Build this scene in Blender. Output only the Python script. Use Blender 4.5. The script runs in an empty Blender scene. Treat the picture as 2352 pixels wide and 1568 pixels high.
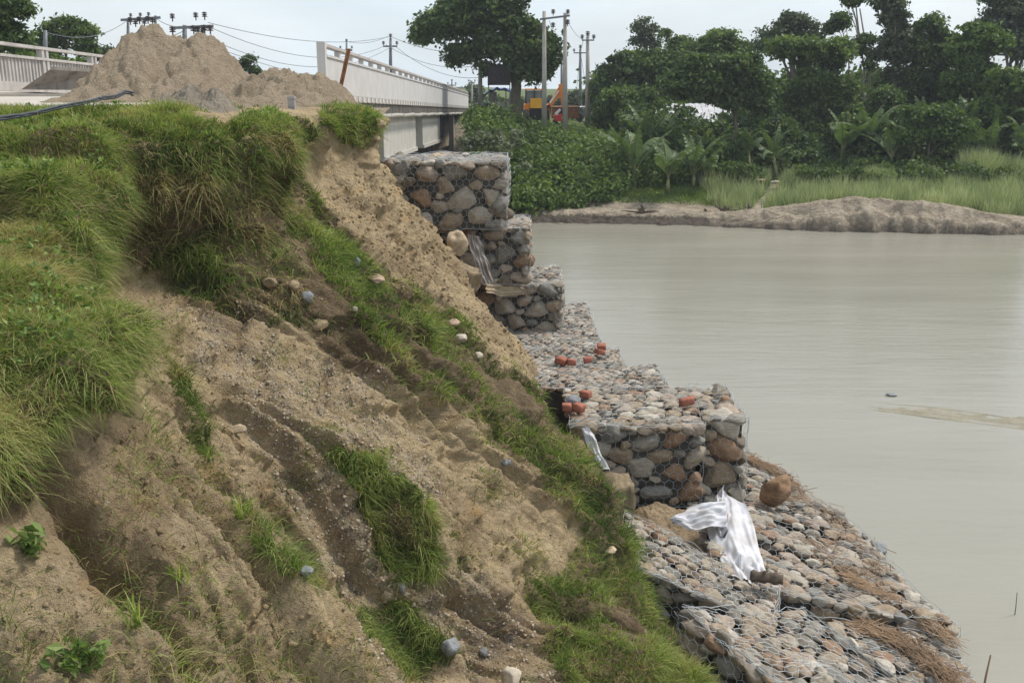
import bpy, math, random
import numpy as np
from mathutils import Vector

# ------------------------------------------------------------------ camera, world, sun
scene = bpy.context.scene
PITCH = math.radians(14.57)
FPX, CX, CY = 2287.0, 1176.0, 784.0          # focal length and centre in the units used by P()
cam_d = bpy.data.cameras.new("camera")
cam_d.sensor_width = 36.0
cam_d.lens = 35.0
cam_d.clip_start = 0.05
cam_d.clip_end = 3000
cam = bpy.data.objects.new("camera", cam_d)
scene.collection.objects.link(cam)
cam.location = (0, 0, 0)
cam.rotation_euler = (math.radians(90) - PITCH, 0, 0)
scene.camera = cam

SUN_ELEV, SUN_AZ = 58.0, 68.0               # azimuth from +Y, negative = to the left
world = bpy.data.worlds.new("World")
scene.world = world
world.use_nodes = True
wn, wl = world.node_tree.nodes, world.node_tree.links
wn.clear()
wo = wn.new('ShaderNodeOutputWorld')
bg = wn.new('ShaderNodeBackground')
sky = wn.new('ShaderNodeTexSky')
sky.sky_type = 'NISHITA'
sky.sun_disc = False
sky.sun_elevation = math.radians(SUN_ELEV)
sky.sun_rotation = math.radians(SUN_AZ)
sky.air_density = 1.2
sky.dust_density = 2.5
tc = wn.new('ShaderNodeTexCoord')
mp = wn.new('ShaderNodeMapping')
mp.inputs['Scale'].default_value = (1.0, 1.0, 3.6)
nz = wn.new('ShaderNodeTexNoise')
nz.inputs['Scale'].default_value = 1.9
nz.inputs['Detail'].default_value = 7
nz.inputs['Roughness'].default_value = 0.55
nz.inputs['Distortion'].default_value = 0.35
rp = wn.new('ShaderNodeValToRGB')
rp.color_ramp.elements[0].position = 0.36
rp.color_ramp.elements[0].color = (0.60, 0.60, 0.60, 1)
rp.color_ramp.elements[1].position = 0.66
rp.color_ramp.elements[1].color = (1, 1, 1, 1)
mx = wn.new('ShaderNodeMix')
mx.data_type = 'RGBA'
nz2 = wn.new('ShaderNodeTexNoise')
nz2.inputs['Scale'].default_value = 3.1
nz2.inputs['Detail'].default_value = 5
rp2 = wn.new('ShaderNodeValToRGB')
rp2.color_ramp.elements[0].position = 0.35
rp2.color_ramp.elements[0].color = (6.2, 7.1, 7.8, 1)
rp2.color_ramp.elements[1].position = 0.65
rp2.color_ramp.elements[1].color = (7.2, 7.8, 8.2, 1)
wl.new(tc.outputs['Generated'], mp.inputs['Vector'])
wl.new(mp.outputs['Vector'], nz.inputs['Vector'])
wl.new(mp.outputs['Vector'], nz2.inputs['Vector'])
wl.new(nz.outputs['Fac'], rp.inputs['Fac'])
wl.new(nz2.outputs['Fac'], rp2.inputs['Fac'])
wl.new(rp.outputs['Color'], mx.inputs[0])
wl.new(sky.outputs['Color'], mx.inputs[6])
wl.new(rp2.outputs['Color'], mx.inputs[7])
wl.new(mx.outputs[2], bg.inputs['Color'])
bg.inputs['Strength'].default_value = 0.105
wl.new(bg.outputs['Background'], wo.inputs['Surface'])

sun_d = bpy.data.lights.new("sun", 'SUN')
sun_d.energy = 2.7
sun_d.angle = math.radians(10)
sun_d.color = (1.0, 0.95, 0.88)
sun = bpy.data.objects.new("sun", sun_d)
scene.collection.objects.link(sun)
_az, _el = math.radians(SUN_AZ), math.radians(SUN_ELEV)
_sd = Vector((math.sin(_az)*math.cos(_el), math.cos(_az)*math.cos(_el), math.sin(_el)))
sun.rotation_euler = _sd.to_track_quat('Z', 'Y').to_euler()

scene.view_settings.view_transform = 'Standard'
scene.view_settings.look = 'None'
scene.view_settings.exposure = 0.45
scene.view_settings.gamma = 1.0
scene.view_settings.use_curve_mapping = False

# ------------------------------------------------------------------ helpers
WZ = -6.3                                     # water level; the eye is z = 0
rng = np.random.default_rng(7)
random.seed(7)
SP, CP = math.sin(PITCH), math.cos(PITCH)

def P(u, v, Y):
    """world point at distance Y (along +Y) seen in direction (u, v)"""
    a = (u - CX) / FPX; b = -(v - CY) / FPX
    dy = CP + b*SP; dz = -SP + b*CP
    k = Y / dy
    return np.array((a*k, Y, dz*k))

def PZ(u, v, z):
    b = -(v - CY) / FPX
    return P(u, v, z / (-SP + b*CP) * (CP + b*SP))

def proj(pts):
    pts = np.asarray(pts)
    s = pts[:, 1]*CP - pts[:, 2]*SP
    t = pts[:, 1]*SP + pts[:, 2]*CP
    return CX + FPX*pts[:, 0]/s, CY - FPX*t/s

_perm = np.random.default_rng(3).permutation(256)
_perm = np.concatenate([_perm, _perm, _perm])
_g = np.random.default_rng(4).normal(size=(256, 3)); _g /= np.linalg.norm(_g, axis=1)[:, None]
def perlin(x, y, z):
    x, y, z = np.broadcast_arrays(np.asarray(x, float), np.asarray(y, float), np.asarray(z, float))
    xi, yi, zi = np.floor(x).astype(int), np.floor(y).astype(int), np.floor(z).astype(int)
    xf, yf, zf = x-xi, y-yi, z-zi
    xi &= 255; yi &= 255; zi &= 255
    f = lambda t: t*t*t*(t*(t*6-15)+10)
    u, v, w = f(xf), f(yf), f(zf)
    def gr(a, b, c):
        h = _perm[_perm[_perm[xi+a]+yi+b]+zi+c]
        G = _g[h]
        return G[..., 0]*(xf-a)+G[..., 1]*(yf-b)+G[..., 2]*(zf-c)
    l = lambda a, b, t: a+t*(b-a)
    return l(l(l(gr(0,0,0), gr(1,0,0), u), l(gr(0,1,0), gr(1,1,0), u), v),
             l(l(gr(0,0,1), gr(1,0,1), u), l(gr(0,1,1), gr(1,1,1), u), v), w)*1.5

def fbm(x, y, z, o=4, g=0.5):
    s = 0; a = 1.0
    for i in range(o):
        s = s + a*perlin(x*2**i+i*17.3, y*2**i+i*5.1, z*2**i+i*9.7); a *= g
    return s

def sstep(x, a, b):
    t = np.clip((np.asarray(x, float)-a)/(b-a), 0, 1)
    return t*t*(3-2*t)

def tag(o, label=None, cat=None, group=None, kind=None):
    if label: o['label'] = label
    if cat: o['category'] = cat
    if group: o['group'] = group
    if kind: o['kind'] = kind
    return o

def empty(name, loc=(0, 0, 0), rz=0.0):
    o = bpy.data.objects.new(name, None)
    scene.collection.objects.link(o)
    o.location = loc; o.rotation_euler = (0, 0, rz)
    o.empty_display_size = 0.2
    return o

def mesh(name, V, F, mat, smooth=False, attrs=None):
    """V (n,3); F = (m,k) array or list of such arrays"""
    V = np.asarray(V, np.float32)
    Fs = [np.asarray(f, np.int32) for f in (F if isinstance(F, list) else [F]) if len(f)]
    me = bpy.data.meshes.new(name)
    me.vertices.add(len(V)); me.vertices.foreach_set('co', V.ravel())
    loops = np.concatenate([f.ravel() for f in Fs])
    tot = np.concatenate([np.full(len(f), f.shape[1], np.int32) for f in Fs])
    st = np.concatenate([[0], np.cumsum(tot)[:-1]]).astype(np.int32)
    me.loops.add(len(loops)); me.loops.foreach_set('vertex_index', loops)
    me.polygons.add(len(tot)); me.polygons.foreach_set('loop_start', st)
    me.polygons.foreach_set('loop_total', tot)
    me.polygons.foreach_set('use_smooth', np.full(len(tot), smooth, bool))
    for k, a in (attrs or {}).items():
        at = me.attributes.new(k, 'FLOAT', 'POINT')
        at.data.foreach_set('value', np.asarray(a, np.float32).ravel())
    me.update(calc_edges=True)
    if mat: me.materials.append(mat)
    return me

def link(name, me, parent=None, loc=None):
    o = bpy.data.objects.new(name, me)
    scene.collection.objects.link(o)
    if parent: o.parent = parent
    if loc is not None: o.location = loc
    return o

def build(name, V, F, mat, parent=None, smooth=False, attrs=None):
    return link(name, mesh(name, V, F, mat, smooth, attrs), parent)

class MB:
    """collects simple shapes into one mesh"""
    def __init__(s): s.V = []; s.F = {3: [], 4: []}; s.n = 0; s.A = []
    def add(s, V, F, a=0.0):
        V = np.asarray(V, float)
        s.V.append(V)
        for f in (F if isinstance(F, list) else [F]):
            f = np.asarray(f)
            if len(f): s.F[f.shape[1]].append(f + s.n)
        s.A.append(np.full(len(V), a)); s.n += len(V)
        return s
    def box(s, lo, hi, rot=None, org=None, a=0.0):
        x0, y0, z0 = lo; x1, y1, z1 = hi
        V = np.array([(x, y, z) for z in (z0, z1) for y in (y0, y1) for x in (x0, x1)], float)
        if rot is not None:
            V = V @ np.asarray(rot).T
        if org is not None: V = V + np.asarray(org)
        return s.add(V, [[(0,2,3,1),(4,5,7,6),(0,1,5,4),(2,6,7,3),(0,4,6,2),(1,3,7,5)]], a)
    def hexa(s, b, t, a=0.0):
        """b, t: four bottom and four top corners in order round"""
        V = np.array(list(b)+list(t), float)
        return s.add(V, [[(3,2,1,0),(4,5,6,7),(0,1,5,4),(1,2,6,5),(2,3,7,6),(3,0,4,7)]], a)
    def tube(s, pts, r, sides=8, a=0.0, cap=True):
        pts = np.asarray(pts, float); n = len(pts)
        r = np.broadcast_to(np.asarray(r, float), (n,))
        T = np.gradient(pts, axis=0); T /= np.linalg.norm(T, axis=1)[:, None]+1e-9
        ref = np.array((0, 0, 1.0)) if abs(T[:, 2]).mean() < 0.8 else np.array((1.0, 0, 0))
        U = np.cross(T, ref); U /= np.linalg.norm(U, axis=1)[:, None]+1e-9
        W = np.cross(T, U)
        an = np.linspace(0, 2*np.pi, sides, endpoint=False)
        V = pts[:, None, :] + r[:, None, None]*(np.cos(an)[None, :, None]*U[:, None, :]+np.sin(an)[None, :, None]*W[:, None, :])
        V = V.reshape(-1, 3)
        i = np.arange(n-1)[:, None]; j = np.arange(sides)[None, :]; k = (j+1) % sides
        F = np.stack([i*sides+j, i*sides+k, (i+1)*sides+k, (i+1)*sides+j], -1).reshape(-1, 4)
        fl = [F]
        if cap:
            V = np.vstack([V, pts[0], pts[-1]])
            c0, c1 = n*sides, n*sides+1
            tri = [(c0, (q+1) % sides, q) for q in range(sides)]+[(c1, (n-1)*sides+q, (n-1)*sides+(q+1) % sides) for q in range(sides)]
            fl.append(np.array(tri))
        return s.add(V, fl, a)
    def build(s, name, mat, parent=None, smooth=False, attr=None):
        F = [np.vstack(s.F[k]) for k in (3, 4) if s.F[k]]
        return build(name, np.vstack(s.V), F, mat, parent, smooth, {attr: np.concatenate(s.A)} if attr else None)

def segs(Pa, Qa, r, sides=3):
    """many straight thin rods at once -> V, F"""
    Pa = np.asarray(Pa, float); Qa = np.asarray(Qa, float); n = len(Pa)
    r = np.broadcast_to(np.asarray(r, float), (n,))
    T = Qa-Pa; T /= np.linalg.norm(T, axis=1)[:, None]+1e-9
    ref = np.where((np.abs(T[:, 2]) < 0.9)[:, None], np.array((0, 0, 1.0)), np.array((1.0, 0, 0)))
    U = np.cross(T, ref); U /= np.linalg.norm(U, axis=1)[:, None]+1e-9
    W = np.cross(T, U)
    an = np.linspace(0, 2*np.pi, sides, endpoint=False)
    ring = r[:, None, None]*(np.cos(an)[None, :, None]*U[:, None]+np.sin(an)[None, :, None]*W[:, None])
    V = np.concatenate([Pa[:, None]+ring, Qa[:, None]+ring], 1).reshape(-1, 3)
    b = (np.arange(n)*2*sides)[:, None]
    F = []
    for j in range(sides):
        k = (j+1) % sides
        F.append(np.hstack([b+j, b+k, b+sides+k, b+sides+j]))
    return V, np.vstack(F)

def rotz(a):
    c, s = math.cos(a), math.sin(a)
    return np.array(((c, -s, 0), (s, c, 0), (0, 0, 1.0)))

# ------------------------------------------------------------------ materials
def M_(name):
    m = bpy.data.materials.new(name); m.use_nodes = True
    nt = m.node_tree; nt.nodes.clear()
    o = nt.nodes.new('ShaderNodeOutputMaterial'); b = nt.nodes.new('ShaderNodeBsdfPrincipled')
    nt.links.new(b.outputs[0], o.inputs[0])
    return m, nt, b, o
def N(nt, t, **k):
    n = nt.nodes.new('ShaderNode'+t)
    for a, v in k.items():
        if a.startswith('i_'): n.inputs[a[2:].replace('_', ' ')].default_value = v
        else: setattr(n, a, v)
    return n
def ramp(nt, fac, stops, interp='LINEAR'):
    r = nt.nodes.new('ShaderNodeValToRGB'); r.color_ramp.interpolation = interp
    el = r.color_ramp.elements
    while len(el) > 1: el.remove(el[0])
    el[0].position = stops[0][0]; el[0].color = (*stops[0][1], 1)
    for p, c in stops[1:]:
        e = el.new(p); e.color = (*c, 1)
    nt.links.new(fac, r.inputs['Fac'])
    return r.outputs['Color']
def noise(nt, vec, scale, detail=4, rough=0.55, dist=0.0):
    n = N(nt, 'TexNoise'); n.inputs['Scale'].default_value = scale; n.inputs['Detail'].default_value = detail
    n.inputs['Roughness'].default_value = rough; n.inputs['Distortion'].default_value = dist
    if vec is not None: nt.links.new(vec, n.inputs['Vector'])
    return n.outputs['Fac']
def mixc(nt, fac, a, b, mode='MIX'):
    m = nt.nodes.new('ShaderNodeMix'); m.data_type = 'RGBA'; m.blend_type = mode
    for i, v in ((0, fac), (6, a), (7, b)):
        if hasattr(v, 'links') or hasattr(v, 'is_linked'): nt.links.new(v, m.inputs[i])
        elif i == 0: m.inputs[0].default_value = v
        else: m.inputs[i].default_value = (*v, 1)
    return m.outputs[2]
def bump(nt, b, h, strength, dist):
    n = nt.nodes.new('ShaderNodeBump'); n.inputs['Strength'].default_value = strength; n.inputs['Distance'].default_value = dist
    nt.links.new(h, n.inputs['Height']); nt.links.new(n.outputs[0], b.inputs['Normal'])
def geo(nt): return nt.nodes.new('ShaderNodeNewGeometry').outputs['Position']
def objc(nt): return nt.nodes.new('ShaderNodeTexCoord').outputs['Object']
def mapping(nt, vec, sc, rot=(0, 0, 0)):
    m = nt.nodes.new('ShaderNodeMapping'); m.inputs['Scale'].default_value = sc; m.inputs['Rotation'].default_value = rot
    nt.links.new(vec, m.inputs['Vector']); return m.outputs[0]
def attr(nt, name):
    a = nt.nodes.new('ShaderNodeAttribute'); a.attribute_name = name; return a.outputs['Fac']
def math_(nt, op, a, b=None):
    m = nt.nodes.new('ShaderNodeMath'); m.operation = op
    for i, v in ((0, a), (1, b)):
        if v is None: continue
        if hasattr(v, 'is_linked'): nt.links.new(v, m.inputs[i])
        else: m.inputs[i].default_value = v
    return m.outputs[0]

def mat_plain(name, col, rough=0.7, metal=0.0, var=0.15, scale=6.0, bmp=0.2, spec=0.3, streak=None):
    m, nt, b, o = M_(name)
    v = objc(nt)
    if streak: v = mapping(nt, v, streak)
    n = noise(nt, v, scale, 5, 0.6)
    c = ramp(nt, n, [(0.3, tuple(x*(1-var) for x in col)), (0.7, tuple(min(1, x*(1+var)) for x in col))])
    nt.links.new(c, b.inputs['Base Color'])
    b.inputs['Roughness'].default_value = rough; b.inputs['Metallic'].default_value = metal
    b.inputs['Specular IOR Level'].default_value = spec
    if bmp: bump(nt, b, noise(nt, v, scale*6, 4), bmp, 0.01)
    return m

# soil of the eroded bank
def mat_soil():
    m, nt, b, o = M_('bank_soil')
    p = geo(nt)
    n1 = noise(nt, p, 1.3, 6, 0.6, 0.4)
    base = ramp(nt, n1, [(0.30, (0.28, 0.20, 0.115)), (0.45, (0.44, 0.33, 0.195)), (0.56, (0.54, 0.415, 0.25)), (0.72, (0.60, 0.455, 0.255))])
    n2 = noise(nt, p, 9.0, 5, 0.65)
    base = mixc(nt, ramp(nt, n2, [(0.35, (0.42,)*3), (0.62, (0,)*3)]), base, (0.20, 0.14, 0.085))
    # ochre seams
    n4 = noise(nt, mapping(nt, p, (1, 1, 3.0)), 2.2, 4)
    base = mixc(nt, ramp(nt, n4, [(0.60, (0,)*3), (0.72, (0.45,)*3)]), base, (0.50, 0.31, 0.12))
    # grey gravel layer
    vo = N(nt, 'TexVoronoi'); vo.inputs['Scale'].default_value = 48; nt.links.new(p, vo.inputs['Vector'])
    grav = ramp(nt, N_sep(nt, vo.outputs['Color']), [(0.1, (0.13, 0.12, 0.11)), (0.4, (0.30, 0.27, 0.24)), (0.7, (0.19, 0.19, 0.20)), (0.92, (0.55, 0.50, 0.44))], 'CONSTANT')
    gm = math_(nt, 'MULTIPLY', attr(nt, 'gravel'), ramp(nt, noise(nt, p, 4.0, 4), [(0.38, (0,)*3), (0.58, (1,)*3)]))
    gm = math_(nt, 'MULTIPLY', gm, ramp(nt, vo.outputs['Distance'], [(0.25, (0.9,)*3), (0.5, (0.2,)*3)]))
    base = mixc(nt, gm, base, grav)
    # dark humus soil below the turf, and the shade painted under its near edge
    hm = math_(nt, 'ADD', attr(nt, 'humus_shade'), math_(nt, 'MULTIPLY', math_(nt, 'SUBTRACT', noise(nt, p, 6.0, 6, 0.7), 0.5), 1.1))
    hm = math_(nt, 'MULTIPLY', ramp(nt, hm, [(0.18, (0,)*3), (0.42, (1,)*3)]), math_(nt, 'POWER', attr(nt, 'humus_shade'), 0.5))
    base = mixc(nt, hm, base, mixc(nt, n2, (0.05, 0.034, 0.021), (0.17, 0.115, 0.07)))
    nt.links.new(base, b.inputs['Base Color'])
    b.inputs['Roughness'].default_value = 0.95; b.inputs['Specular IOR Level'].default_value = 0.15
    h = math_(nt, 'ADD', math_(nt, 'MULTIPLY', noise(nt, p, 26, 7, 0.65), 1.0), math_(nt, 'MULTIPLY', noise(nt, p, 110, 3, 0.6), 0.35))
    bump(nt, b, h, 1.0, 0.07)
    return m
def N_sep(nt, col):
    s = nt.nodes.new('ShaderNodeSeparateColor'); nt.links.new(col, s.inputs[0]); return s.outputs[0]

def mat_sand(name, c0, c1, sc=3.0, bs=0.8, dist=0.05):
    m, nt, b, o = M_(name)
    p = geo(nt)
    n1 = noise(nt, p, sc, 7, 0.65, 0.5)
    c = ramp(nt, n1, [(0.32, c0), (0.68, c1)])
    c = mixc(nt, ramp(nt, noise(nt, p, sc*9, 4), [(0.3, (0.45,)*3), (0.55, (0,)*3)]), c, tuple(x*0.6 for x in c0))
    nt.links.new(c, b.inputs['Base Color'])
    b.inputs['Roughness'].default_value = 0.95; b.inputs['Specular IOR Level'].default_value = 0.15
    bump(nt, b, noise(nt, p, sc*8, 7, 0.7), bs, dist)
    return m

def mat_stone():
    m, nt, b, o = M_('river_stone')
    oi = nt.nodes.new('ShaderNodeObjectInfo')
    r = math_(nt, 'FRACT', math_(nt, 'ADD', oi.outputs['Random'], attr(nt, 'rnd')))
    c = ramp(nt, r, [(0.0, (0.31, 0.295, 0.265)), (0.10, (0.22, 0.21, 0.185)), (0.22, (0.40, 0.35, 0.28)), (0.34, (0.19, 0.155, 0.12)),
                     (0.44, (0.43, 0.395, 0.335)), (0.54, (0.34, 0.27, 0.19)), (0.65, (0.25, 0.25, 0.235)), (0.73, (0.31, 0.20, 0.125)),
                     (0.80, (0.42, 0.35, 0.29)), (0.93, (0.56, 0.53, 0.47))], 'CONSTANT')
    oc = objc(nt)
    vv = nt.nodes.new('ShaderNodeVectorMath'); vv.operation = 'ADD'
    nt.links.new(geo(nt), vv.inputs[0]); cb = nt.nodes.new('ShaderNodeCombineXYZ'); nt.links.new(math_(nt, 'MULTIPLY', r, 20.0), cb.inputs[0]); nt.links.new(cb.outputs[0], vv.inputs[1])
    p = vv.outputs[0]
    band = noise(nt, mapping(nt, p, (1.5, 1.5, 7.0), (0.5, 0.4, 0)), 3.0, 5, 0.65, 1.0)
    c = mixc(nt, ramp(nt, band, [(0.32, (0.5,)*3), (0.55, (0,)*3)]), c, (0.15, 0.12, 0.095))
    c = mixc(nt, ramp(nt, noise(nt, p, 6, 4), [(0.55, (0,)*3), (0.75, (0.5,)*3)]), c, (0.50, 0.45, 0.38))
    c = mixc(nt, ramp(nt, noise(nt, p, 45, 3), [(0.35, (0.25,)*3), (0.5, (0,)*3)]), c, (0.08, 0.075, 0.07))
    c = mixc(nt, 1.0, c, (0.84, 0.79, 0.73), 'MULTIPLY')
    nt.links.new(c, b.inputs['Base Color'])
    b.inputs['Roughness'].default_value = 0.72; b.inputs['Specular IOR Level'].default_value = 0.35
    bump(nt, b, noise(nt, p, 16, 7, 0.7), 0.7, 0.03)
    return m

def mat_leaf(name, stops, trans=0.3, rough=0.5):
    m, nt, b, o = M_(name)
    c = ramp(nt, attr(nt, 'tint'), stops)
    nt.links.new(c, b.inputs['Base Color'])
    b.inputs['Roughness'].default_value = rough; b.inputs['Specular IOR Level'].default_value = 0.3
    b.inputs['Specular IOR Level'].default_value = 0.15
    t = nt.nodes.new('ShaderNodeBsdfTranslucent')
    nt.links.new(mixc(nt, 1.0, c, (1.3, 1.5, 0.6), 'MULTIPLY'), t.inputs[0])
    ms = nt.nodes.new('ShaderNodeMixShader'); ms.inputs[0].default_value = trans
    nt.links.new(b.outputs[0], ms.inputs[1]); nt.links.new(t.outputs[0], ms.inputs[2]); nt.links.new(ms.outputs[0], o.inputs[0])
    return m

def mat_water():
    m, nt, b, o = M_('muddy_water')
    p = geo(nt)
    n1 = noise(nt, mapping(nt, p, (0.06, 0.3, 1)), 1.0, 5, 0.6, 0.4)
    c = ramp(nt, n1, [(0.35, (0.243, 0.228, 0.185)), (0.65, (0.272, 0.256, 0.21))])
    nt.links.new(c, b.inputs['Base Color'])
    b.inputs['IOR'].default_value = 1.33
    r = ramp(nt, noise(nt, mapping(nt, p, (0.08, 0.5, 1)), 1.0, 4, 0.6, 0.3), [(0.35, (0.14,)*3), (0.7, (0.24,)*3)])
    nt.links.new(r, b.inputs['Roughness'])
    w1 = noise(nt, mapping(nt, p, (0.9, 5.0, 1), (0, 0, 0.08)), 1.0, 5, 0.6, 0.3)
    w2 = noise(nt, mapping(nt, p, (0.25, 1.1, 1), (0, 0, -0.1)), 1.0, 4, 0.5, 0.5)
    amp = ramp(nt, noise(nt, mapping(nt, p, (0.07, 0.22, 1)), 1.0, 3, 0.5, 0.6), [(0.35, (0.25,)*3), (0.62, (1.0,)*3)])
    h = math_(nt, 'ADD', math_(nt, 'MULTIPLY', w1, amp), math_(nt, 'MULTIPLY', w2, 0.9))
    bump(nt, b, h, 0.38, 0.045)
    return m

def mat_concrete(name, c0, c1, streak=True, dark=(0.06, 0.055, 0.05), amt=0.8):
    m, nt, b, o = M_(name)
    p = geo(nt)
    c = ramp(nt, noise(nt, p, 1.7, 6, 0.6), [(0.3, c0), (0.7, c1)])
    s = noise(nt, mapping(nt, p, (5.0, 5.0, 0.5)), 1.0, 5, 0.65)
    c = mixc(nt, ramp(nt, s, [(0.50, (0,)*3), (0.75, (amt,)*3)]), c, dark)
    nt.links.new(c, b.inputs['Base Color'])
    b.inputs['Roughness'].default_value = 0.85; b.inputs['Specular IOR Level'].default_value = 0.25
    bump(nt, b, noise(nt, p, 30, 4), 0.25, 0.01)
    return m

def mat_cloth(name, col):
    m, nt, b, o = M_(name)
    p = geo(nt)
    c = ramp(nt, noise(nt, p, 5, 4), [(0.3, tuple(x*q for x, q in zip(col, (0.78, 0.74, 0.68)))), (0.6, col)])
    nt.links.new(c, b.inputs['Base Color']); b.inputs['Roughness'].default_value = 0.8
    b.inputs['Specular IOR Level'].default_value = 0.05
    b.inputs['Specular IOR Level'].default_value = 0.0; b.inputs['Roughness'].default_value = 1.0
    bump(nt, b, noise(nt, p, 40, 5, 0.6), 0.15, 0.01)
    return m

MAT = {}
MAT['soil'] = mat_soil()
MAT['pile'] = mat_sand('dumped_sand', (0.40, 0.31, 0.215), (0.58, 0.465, 0.335), 3.6, 1.0, 0.15)
MAT['clump'] = mat_sand('dug_clay', (0.22, 0.16, 0.10), (0.42, 0.32, 0.20), 3.0)
MAT['rubble'] = mat_sand('gravel_rubble', (0.30, 0.255, 0.20), (0.52, 0.45, 0.36), 7.0, 1.0, 0.08)
MAT['shore'] = mat_sand('shore_sand', (0.30, 0.245, 0.18), (0.43, 0.36, 0.27), 1.1, 0.8, 0.10)
MAT['field'] = mat_sand('far_field', (0.06, 0.085, 0.035), (0.12, 0.15, 0.06), 0.05, 0.2, 0.05)
MAT['road'] = mat_sand('dusty_road', (0.40, 0.36, 0.31), (0.50, 0.45, 0.39), 0.7, 0.3, 0.02)
MAT['stone'] = mat_stone()
m, nt, b, o = M_('dusty_gravel'); p = geo(nt)
c = ramp(nt, attr(nt, 'rnd'), [(0.0, (0.27, 0.24, 0.20)), (0.3, (0.36, 0.30, 0.22)), (0.55, (0.20, 0.19, 0.175)), (0.8, (0.42, 0.36, 0.28)), (1.0, (0.34, 0.22, 0.15))])
nt.links.new(mixc(nt, 0.35, c, (0.40, 0.31, 0.20)), b.inputs['Base Color']); b.inputs['Roughness'].default_value = 0.95
bump(nt, b, noise(nt, p, 60, 4), 0.5, 0.02); MAT['gravel'] = m
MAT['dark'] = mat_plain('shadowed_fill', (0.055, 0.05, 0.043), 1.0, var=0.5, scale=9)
MAT['wire'] = mat_plain('galvanised_wire', (0.40, 0.42, 0.43), 0.6, 0.2, 0.1, bmp=0)
G0 = [(0.0, (0.042, 0.068, 0.020)), (0.35, (0.105, 0.152, 0.038)), (0.60, (0.205, 0.255, 0.068)), (0.76, (0.36, 0.39, 0.14)), (0.88, (0.36, 0.32, 0.15)), (1.0, (0.25, 0.16, 0.09))]
MAT['grass'] = mat_leaf('bank_grass', G0, 0.35, 0.85)
MAT['fargrass'] = mat_leaf('low_grass', [(0.0, (0.06, 0.10, 0.02)), (0.5, (0.13, 0.20, 0.04)), (1.0, (0.26, 0.30, 0.08))], 0.3, 0.7)
MAT['reed'] = mat_leaf('reed_blades', [(0.0, (0.14, 0.18, 0.09)), (0.5, (0.26, 0.30, 0.17)), (1.0, (0.48, 0.48, 0.31))], 0.3, 0.7)
MAT['leafA'] = mat_leaf('leaves_dark', [(0.0, (0.038, 0.060, 0.025)), (0.6, (0.090, 0.130, 0.045)), (1.0, (0.20, 0.25, 0.09))], 0.34, 0.45)
MAT['leafB'] = mat_leaf('leaves_mid', [(0.0, (0.044, 0.068, 0.024)), (0.6, (0.105, 0.148, 0.046)), (1.0, (0.22, 0.27, 0.09))], 0.36, 0.45)
MAT['leafC'] = mat_leaf('leaves_bright', [(0.0, (0.045, 0.074, 0.020)), (0.6, (0.105, 0.160, 0.045)), (1.0, (0.21, 0.27, 0.085))], 0.3, 0.5)
MAT['leafE'] = mat_leaf('leaves_thicket', [(0.0, (0.055, 0.085, 0.022)), (0.6, (0.13, 0.19, 0.05)), (1.0, (0.26, 0.33, 0.11))], 0.3, 0.5)
MAT['leafD'] = mat_leaf('leaves_greyish', [(0.0, (0.055, 0.070, 0.042)), (0.6, (0.105, 0.125, 0.075)), (1.0, (0.18, 0.20, 0.12))], 0.2, 0.6)
MAT['banana'] = mat_leaf('banana_leaf', [(0.0, (0.05, 0.08, 0.03)), (0.6, (0.10, 0.145, 0.06)), (0.9, (0.20, 0.26, 0.12)), (1.0, (0.28, 0.25, 0.10))], 0.25, 0.45)
MAT['bark'] = mat_plain('bark', (0.12, 0.095, 0.07), 0.9, var=0.4, scale=4, bmp=0.6, streak=(3, 3, 0.6))
MAT['palebark'] = mat_plain('pale_bark', (0.26, 0.22, 0.17), 0.9, var=0.3, scale=4, bmp=0.5, streak=(3, 3, 0.6))
MAT['stem'] = mat_plain('banana_stem', (0.20, 0.20, 0.09), 0.7, var=0.4, scale=3, bmp=0.3, streak=(4, 4, 0.7))
MAT['water'] = mat_water()
MAT['parapet'] = mat_concrete('painted_parapet', (0.47, 0.45, 0.435), (0.56, 0.535, 0.515), amt=0.4, dark=(0.35, 0.31, 0.29))
MAT['girder'] = mat_concrete('girder_concrete', (0.40, 0.38, 0.34), (0.50, 0.47, 0.42), amt=0.4, dark=(0.20, 0.17, 0.15))
MAT['stained'] = mat_concrete('stained_concrete', (0.16, 0.14, 0.125), (0.30, 0.27, 0.24), amt=0.85, dark=(0.03, 0.028, 0.027))
MAT['rail'] = mat_concrete('old_rail_concrete', (0.38, 0.355, 0.33), (0.52, 0.485, 0.45), amt=0.6, dark=(0.15, 0.13, 0.12))
MAT['deckshade'] = mat_plain('shade_dark_concrete', (0.05, 0.05, 0.055), 0.9, var=0.3, scale=2)  # girder concrete coloured near-black to paint in the shade under the deck
MAT['pole'] = mat_concrete('pole_concrete', (0.30, 0.28, 0.25), (0.42, 0.39, 0.34), amt=0.3, dark=(0.16, 0.15, 0.14))
MAT['steel'] = mat_plain('weathered_steel', (0.16, 0.17, 0.18), 0.6, 0.3, 0.2)
MAT['insul'] = mat_plain('brown_porcelain', (0.045, 0.03, 0.03), 0.3, 0.0, 0.2, bmp=0)
MAT['cable'] = mat_plain('black_cable', (0.045, 0.05, 0.058), 0.5, bmp=0)
MAT['rust'] = mat_plain('rusty_steel', (0.26, 0.12, 0.06), 0.85, 0.0, 0.45, 9, 0.4)
MAT['cloth'] = mat_cloth('white_geotextile', (0.56, 0.555, 0.58))
MAT['greycloth'] = mat_cloth('dusty_geotextile', (0.30, 0.27, 0.25))
MAT['tancloth'] = mat_cloth('muddy_geotextile', (0.45, 0.37, 0.27))
MAT['brick'] = mat_plain('red_brick', (0.31, 0.12, 0.08), 0.95, 0, 0.4, 12, 0.5)
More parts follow.
